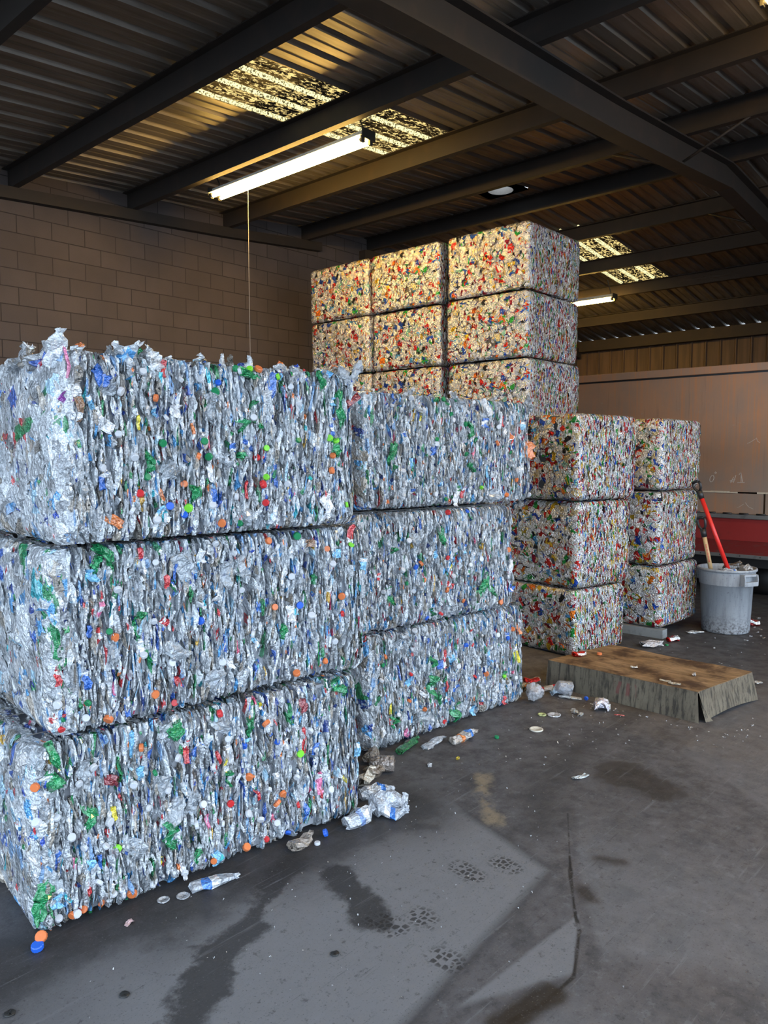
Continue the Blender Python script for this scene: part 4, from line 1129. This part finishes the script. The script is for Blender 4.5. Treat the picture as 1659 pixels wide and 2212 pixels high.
def shell(name, label, cat, loc, prof, col, rz=0.0, tilt=(0, 0), wob=0.0, seed=1, alpha=0.0, group=None, mat=None, seg=24):
    r_ = random.Random(seed)
    mb = MB().lathe(prof, seg, wob=wob, rng=r_)
    mb.bm.transform(Matrix.Rotation(rz, 4, 'Z') @ Matrix.Rotation(tilt[0], 4, 'X') @ Matrix.Rotation(tilt[1], 4, 'Y'))
    zmin = min(v.co.z for v in mb.bm.verts)
    for v in mb.bm.verts: v.co.z -= zmin - 0.0005
    me = mb.mesh(name)
    if mat is None:
        a = me.attributes.new('col', 'FLOAT_COLOR', 'FACE')
        a.data.foreach_set('color', np.tile(np.array([*col, alpha], np.float32), len(me.polygons)))
        mat = M_PET
    o = link(name, me, mat); o.location = loc
    return tag(o, label, cat, group)
JAR = [(0.034, 0.0), (0.038, 0.006), (0.038, 0.085), (0.028, 0.10), (0.027, 0.118), (0.023, 0.118), (0.024, 0.10), (0.034, 0.083), (0.034, 0.01), (0.0, 0.008)]
CUP = [(0.028, 0.0), (0.031, 0.002), (0.045, 0.085), (0.048, 0.088), (0.045, 0.090), (0.029, 0.008), (0.0, 0.006)]
LID = [(0.030, 0.0), (0.044, 0.0), (0.046, 0.006), (0.043, 0.010), (0.036, 0.008), (0.033, 0.004), (0.0, 0.004)]
shell('plastic_jar', 'brownish clear plastic jar lying on the floor between the two plastic stacks', 'jar', (3.22, 2.83, 0), [(r * 1.15, z * 1.2) for r, z in JAR], (0.40, 0.34, 0.30), 2.2, (0, PI / 2), 0.08, 3, 0.5)
shell('plastic_cup', 'clear crumpled cup left of the crate foot', 'cup', (4.80, 2.88, 0), [(r * 1.25, z * 1.1) for r, z in CUP], (0.80, 0.82, 0.86), 0.4, (0, PI / 2 - 0.1), 0.22, 4, 1.6, 'clear cups by the crate')
shell('plastic_cup', 'clear cone-shaped cup touching the long side of the crate', 'cup', (5.05, 2.82, 0), [(r * 1.3, z * 1.1) for r, z in CUP], (0.72, 0.75, 0.82), -0.6, (0, PI / 2 + 0.3), 0.12, 5, 1.6, 'clear cups by the crate')
GL = 'flat lids on the floor'
shell('saucer_lid', 'pale round lid with a brown stain, lying alone in front of the second stack', 'lid', (4.35, 2.58, 0), LID, (0.80, 0.76, 0.68), wob=0.02, seed=6, group=GL, mat=plain('stained pale lid', (0.72, 0.68, 0.58), 0.5, 0, 0.2, 40, dirt=(0.30, 0.18, 0.08)))
shell('saucer_lid', 'clear oval lid next to a smaller yellow-green lid', 'lid', (4.68, 2.635, 0), LID, (0.82, 0.82, 0.84), wob=0.05, seed=7, alpha=0.4, group=GL)
shell('saucer_lid', 'yellow-green lid beside the clear oval lid', 'lid', (4.63, 2.70, 0), [(r * 0.65, z) for r, z in LID], (0.55, 0.58, 0.22), wob=0.06, seed=8, group=GL)
shell('saucer_lid', 'small clear flat lid in front of the nearest bale, left of the long crushed bottle', 'lid', (1.63, 2.68, 0), [(r * 0.55, z * 0.5) for r, z in LID], (0.6, 0.62, 0.66), wob=0.05, seed=9, alpha=0.5, group=GL)
shell('saucer_lid', 'small clear flat lid touching another in front of the nearest bale', 'lid', (1.70, 2.645, 0), [(r * 0.6, z * 0.5) for r, z in LID], (0.6, 0.62, 0.66), wob=0.05, seed=10, alpha=0.5, group=GL)

def floor_cap(k, label, loc, tilt=0.0, sc=1.0, rz=0.0):
    o = bpy.data.objects.new('bottle_cap', CAPM[k]); COL.objects.link(o)
    o.scale = (sc,) * 3; o.rotation_euler = (tilt, 0, rz)
    o.location = (loc[0], loc[1], loc[2] + abs(math.sin(tilt)) * 0.0165 * sc)
    return tag(o, label, 'bottle cap', 'loose caps on the floor')
floor_cap('B', 'blue bottle cap standing on the floor in front of the nearest stack', (2.43, 2.58, 0), 1.2, 1.1, 0.7)
floor_cap('W', 'white cap lying flat beside the blue cap', (2.36, 2.55, 0), 0, 0.85)
floor_cap('O', 'orange cap at the left foot of the nearest bale', (1.175, 2.765, 0.012), 0.9, 1.3, -0.7)
floor_cap('B', 'dark blue cap under the orange cap at the left foot of the nearest bale', (1.15, 2.745, 0), 0.25, 1.35, -0.7)
floor_cap('B', 'small blue cap against the foot of the crate', (5.13, 2.63, 0), 1.2, 0.95, 1.5)
floor_cap('G', 'green cap near the red can by the can bales', (7.17, 2.85, 0), 0, 1.0)
floor_cap('G', 'green cap on the floor in front of the second stack', (4.05, 2.69, 0), 0.2, 0.9)
floor_cap('O', 'orange cap lying on top of the crate', (5.66, 2.79, 0.2125), 0.0, 1.2)

def can_piece(label, loc, ln, wd, th, col, yaw, seed, prof=CAN, name='crushed_can', cr=(0.02, 0.09, 0.18)):
    rng = np.random.default_rng(seed)
    el = np.array([[math.cos(yaw), math.sin(yaw), 0.0]]); ew = np.array([[-math.sin(yaw), math.cos(yaw), 0.0]]); et = np.array([[0, 0, 1.0]])
    P = blobs(rng, np.zeros((1, 3)), el, ew, et, [ln], [wd], [th], prof, cr, 0.2)
    P[..., 2] = np.maximum(P[..., 2], -th * 0.45); P[..., 2] -= P[..., 2].min() - 0.001
    C = np.empty((1, len(prof) - 1, S8, 4)); C[..., :3] = col; C[..., 3] = 0
    C[:, -2:, :, :3] = 0.8
    for s in range(2):
        C[:, 2:5, rng.integers(0, S8), :3] = 0.85
    o = link(name, mesh_np(name, P.reshape(-1, 3), quads(1, len(prof)), C.reshape(-1, 4)), M_CAN); o.location = loc
    return tag(o, label, 'can', 'loose crushed cans')
can_piece('red and white crushed can lying on the floor below the raised can bale', (7.37, 2.87, 0), 0.13, 0.065, 0.05, (0.65, 0.03, 0.03), -0.5, 201)
can_piece('red crumpled can on the back left corner of the crate top', (5.53, 2.90, 0.206), 0.11, 0.08, 0.04, (0.65, 0.04, 0.03), -0.3, 202)
can_piece('red crushed can wedged in the dark gap left of the crate', (5.22, 3.14, 0), 0.13, 0.07, 0.05, (0.5, 0.03, 0.03), -0.6, 203)
can_piece('gold crushed can under the red one in the gap left of the crate', (5.08, 3.11, 0), 0.12, 0.08, 0.04, (0.6, 0.42, 0.2), 0.3, 204)
can_piece('white and purple crumpled can at the long side of the crate', (5.02, 2.45, 0), 0.11, 0.10, 0.075, (0.72, 0.70, 0.80), -0.9, 205, cr=(0.03, 0.12, 0.2))
can_piece('dull red crushed can on the floor behind the grey trash can', (8.62, 2.52, 0), 0.16, 0.09, 0.08, (0.42, 0.07, 0.07), -0.5, 206)

def scrap(label, loc, ln, wd, th, col, yaw, seed, cat='scrap', name='plastic_scrap', group='scraps of plastic and paper'):
    o = bottle_piece(name, label, cat, loc, ln, wd, th, col, 0.0, yaw, seed, prof=SCRAP, cr=(0.06, 0.22, 0.3), group=group)
    return o
scrap('crumpled white paper on the floor left of the red can', (7.05, 2.94, 0), 0.20, 0.11, 0.05, (0.62, 0.58, 0.58), -0.6, 301, name='paper_scrap')
scrap('thin white torn paper on the floor left of the trash can', (7.88, 2.84, 0), 0.17, 0.06, 0.02, (0.80, 0.80, 0.78), -0.7, 302, name='paper_scrap')
scrap('pale wisp of film alone in the middle of the dark floor', (3.86, 2.0, 0), 0.10, 0.035, 0.012, (0.62, 0.66, 0.66), -0.3, 303)
scrap('pink and white scrap in front of the nearest bale', (1.455, 2.64, 0), 0.035, 0.022, 0.008, (0.80, 0.55, 0.55), 0.1, 304)
scrap('yellow scrap on the floor in front of the second stack', (3.61, 2.67, 0), 0.035, 0.018, 0.008, (0.80, 0.62, 0.03), 0.6, 305)
scrap('small white scrap near the yellow one', (3.42, 2.73, 0), 0.04, 0.022, 0.012, (0.80, 0.82, 0.86), 0.5, 306)
scrap('grey shred between the pale lids and the crate', (4.84, 2.565, 0), 0.07, 0.045, 0.02, (0.45, 0.44, 0.42), 0.8, 307)
scrap('small grey shred nearest the crate', (4.80, 2.50, 0), 0.05, 0.035, 0.02, (0.50, 0.49, 0.46), 0.2, 308)
scrap('red shred by the foot of the crate', (4.99, 2.30, 0), 0.06, 0.02, 0.006, (0.45, 0.08, 0.07), -1.2, 309)
scrap('white scrap on the near edge of the crate top', (5.32, 2.12, 0.207), 0.07, 0.035, 0.008, (0.62, 0.57, 0.46), -1.3, 310)
scrap('pale scrap at the middle of the crate top', (5.50, 2.43, 0.209), 0.05, 0.03, 0.010, (0.75, 0.72, 0.66), -1.0, 311)
scrap('pale bottle scrap near the right end of the crate top', (5.285, 2.04, 0.207), 0.08, 0.035, 0.012, (0.55, 0.50, 0.40), -1.35, 312)
scrap('small white shred at the far right of the crate top', (5.60, 2.02, 0.208), 0.05, 0.03, 0.015, (0.62, 0.60, 0.58), 0.4, 313)
scrap('white torn sheet stuck to the gap between the two plastic stacks', (3.02, 2.86, 0), 0.18, 0.08, 0.06, (0.72, 0.66, 0.55), 0.4, 314)
scrap('pale scrap on the floor to the right of the crate', (6.45, 1.83, 0), 0.08, 0.05, 0.012, (0.55, 0.52, 0.47), -0.5, 315)
scrap('light blue scrap at the foot of the crate corner by the second stack', (5.12, 2.86, 0), 0.10, 0.06, 0.05, (0.55, 0.68, 0.80), -0.6, 316)
scrap('white strip of film along the foot of the crate', (5.10, 2.74, 0), 0.16, 0.04, 0.015, (0.72, 0.72, 0.70), -1.3, 317)

GBK = 'flat black spots on the near floor'
for (x, y, r_, lb) in ((1.86, 1.92, 0.016, 'flat black rubber pad on the near floor below the dark oil stain'), (1.24, 2.29, 0.017, 'flat black rubber pad near the bottom left of the floor'), (0.945, 2.485, 0.018, 'flat black rubber pad at the lower left edge of the floor')):
    shell('rubber_pad', lb, 'rubber pad', (x, y, 0), [(r_, 0), (r_, 0.003), (0.0, 0.0035)], (0, 0, 0), wob=0.10, seed=int(x * 99), group=GBK, mat=M_BLACK, seg=12)

# loose fill showing at the rim of the trash can
GF = 'scrap heaped in the trash can'
def infill(label, x, y, z, *a, **k):
    return bottle_piece('crushed_bottle', label, 'bottle', (TC[0] + x, TC[1] + y, z), *a, group=GF, **k)
fill_rng = np.random.default_rng(77)
n = 60
pa = fill_rng.uniform(0, 2 * PI, n); pr_ = np.sqrt(fill_rng.uniform(0, 1, n)) * 0.17
pts = np.stack([pr_ * np.cos(pa), pr_ * np.sin(pa), fill_rng.uniform(0.50, 0.60, n)], -1)
el, ew, et = axes_in_layers(fill_rng, n, 1.5)
P = blobs(fill_rng, pts, el, ew, et, fill_rng.uniform(0.06, 0.13, n), fill_rng.uniform(0.03, 0.06, n), fill_rng.uniform(0.01, 0.04, n), SCRAP)
rad = np.linalg.norm(P[..., :2], axis=-1); P[..., :2] *= np.minimum(1, 0.235 / np.maximum(rad, 1e-6))[..., None]
P[..., 2] = np.clip(P[..., 2], 0.36, 0.66)
C = np.empty((n, len(SCRAP) - 1, S8, 4)); C[..., 3] = 0
C[..., :3] = (np.array([(0.05, 0.045, 0.04), (0.10, 0.08, 0.06), (0.30, 0.30, 0.32), (0.16, 0.14, 0.12)])[fill_rng.integers(0, 4, n)])[:, None, None, :]
o = link('scrap_heap', mesh_np('scrap_heap', P.reshape(-1, 3), quads(n, len(SCRAP)), C.reshape(-1, 4)), M_PET)
o.location = (*TC, 0)
tag(o, 'dark heap of mixed scrap filling the grey trash can', 'scrap', kind='stuff')
infill('clear bottle with a white neck on the scrap in the trash can', -0.10, -0.06, 0.615, 0.15, 0.06, 0.05, (0.62, 0.64, 0.68), 0.5, -0.7, 401, lab=[(5, bl), (8, wh), (9, wh)])
infill('round clear bottle base sticking up at the right rim of the trash can', 0.06, -0.19, 0.625, 0.08, 0.075, 0.07, (0.55, 0.54, 0.52), 0.5, 0.5, 402, prof=SCRAP)
infill('dark crumpled bottle in the middle of the trash can', 0.0, -0.04, 0.63, 0.16, 0.07, 0.06, (0.08, 0.065, 0.055), 0.2, -0.6, 403, prof=SCRAP)
infill('blue and white scrap bottle at the front of the trash can', -0.14, -0.08, 0.60, 0.09, 0.05, 0.04, (0.25, 0.38, 0.75), 0.0, -0.8, 404, prof=SCRAP)
infill('dark shredded bottle at the back of the trash can', 0.08, -0.06, 0.655, 0.14, 0.06, 0.05, (0.10, 0.08, 0.06), 0.0, -0.4, 405, prof=SCRAP, tilt=0.25)

# crumbs and shreds too many to count
cr = np.random.default_rng(9)
def crumbs(n, cx_, cy_, sx, sy, smin=0.003, smax=0.009):
    return np.stack([cr.normal(cx_, sx, n), cr.normal(cy_, sy, n), np.full(n, 0.0)], -1), cr.uniform(smin, smax, n)
cl = [crumbs(130, 2.6, 2.2, 0.9, 0.35, 0.0015, 0.004), crumbs(110, 4.7, 2.5, 0.5, 0.25, 0.002, 0.006), crumbs(60, 5.1, 2.3, 0.06, 0.45, 0.003, 0.009), crumbs(70, 6.8, 2.5, 0.8, 0.3, 0.003, 0.008), crumbs(60, 8.6, 2.3, 0.5, 0.5, 0.006, 0.02), crumbs(40, 5.2, 1.6, 0.25, 0.08), crumbs(80, 1.9, 1.9, 0.7, 0.5, 0.001, 0.003)]
P0 = np.concatenate([c[0] for c in cl]); SZ = np.concatenate([c[1] for c in cl])
P0 = P0[:]; n = len(P0)
ang = cr.uniform(0, 2 * PI, n)
el = np.stack([np.cos(ang), np.sin(ang), np.zeros(n)], -1); ew = np.stack([-np.sin(ang), np.cos(ang), np.zeros(n)], -1); et = np.tile(np.array([0, 0, 1.0]), (n, 1))
P = blobs(cr, P0, el, ew, et, SZ * 2, SZ * 1.3, SZ * 0.5, SCRAP, (0.05, 0.2, 0.2))
P[..., 2] -= P[..., 2].min((1, 2))[:, None, None]
# keep crumbs off the footprints of crate and bales
ok = ~((P0[:, 0] > 5.1) & (P0[:, 0] < 6.15) & (P0[:, 1] > 1.6) & (P0[:, 1] < 3.1)) & (P0[:, 1] < 2.62 + 0.08 * P0[:, 0] * (P0[:, 0] > 3)) & ((P0[:, 0] < 3) | (P0[:, 1] < 2.9))
ok &= np.hypot(P0[:, 0] - TC[0], P0[:, 1] - TC[1]) > 0.27
P = P[ok]; n = len(P)
C = np.empty((n, len(SCRAP) - 1, S8, 4)); C[..., 3] = 0
C[..., :3] = np.where(cr.uniform(0, 1, (n, 1)) < 0.75, np.array([[0.50, 0.51, 0.52]]), np.array([[0.30, 0.26, 0.22]]))[:, None, None, :]
tag(link('litter_crumbs', mesh_np('litter_crumbs', P.reshape(-1, 3), quads(n, len(SCRAP)), C.reshape(-1, 4)), M_PET), 'white crumbs and shreds scattered over the dark floor', 'crumbs', kind='stuff')
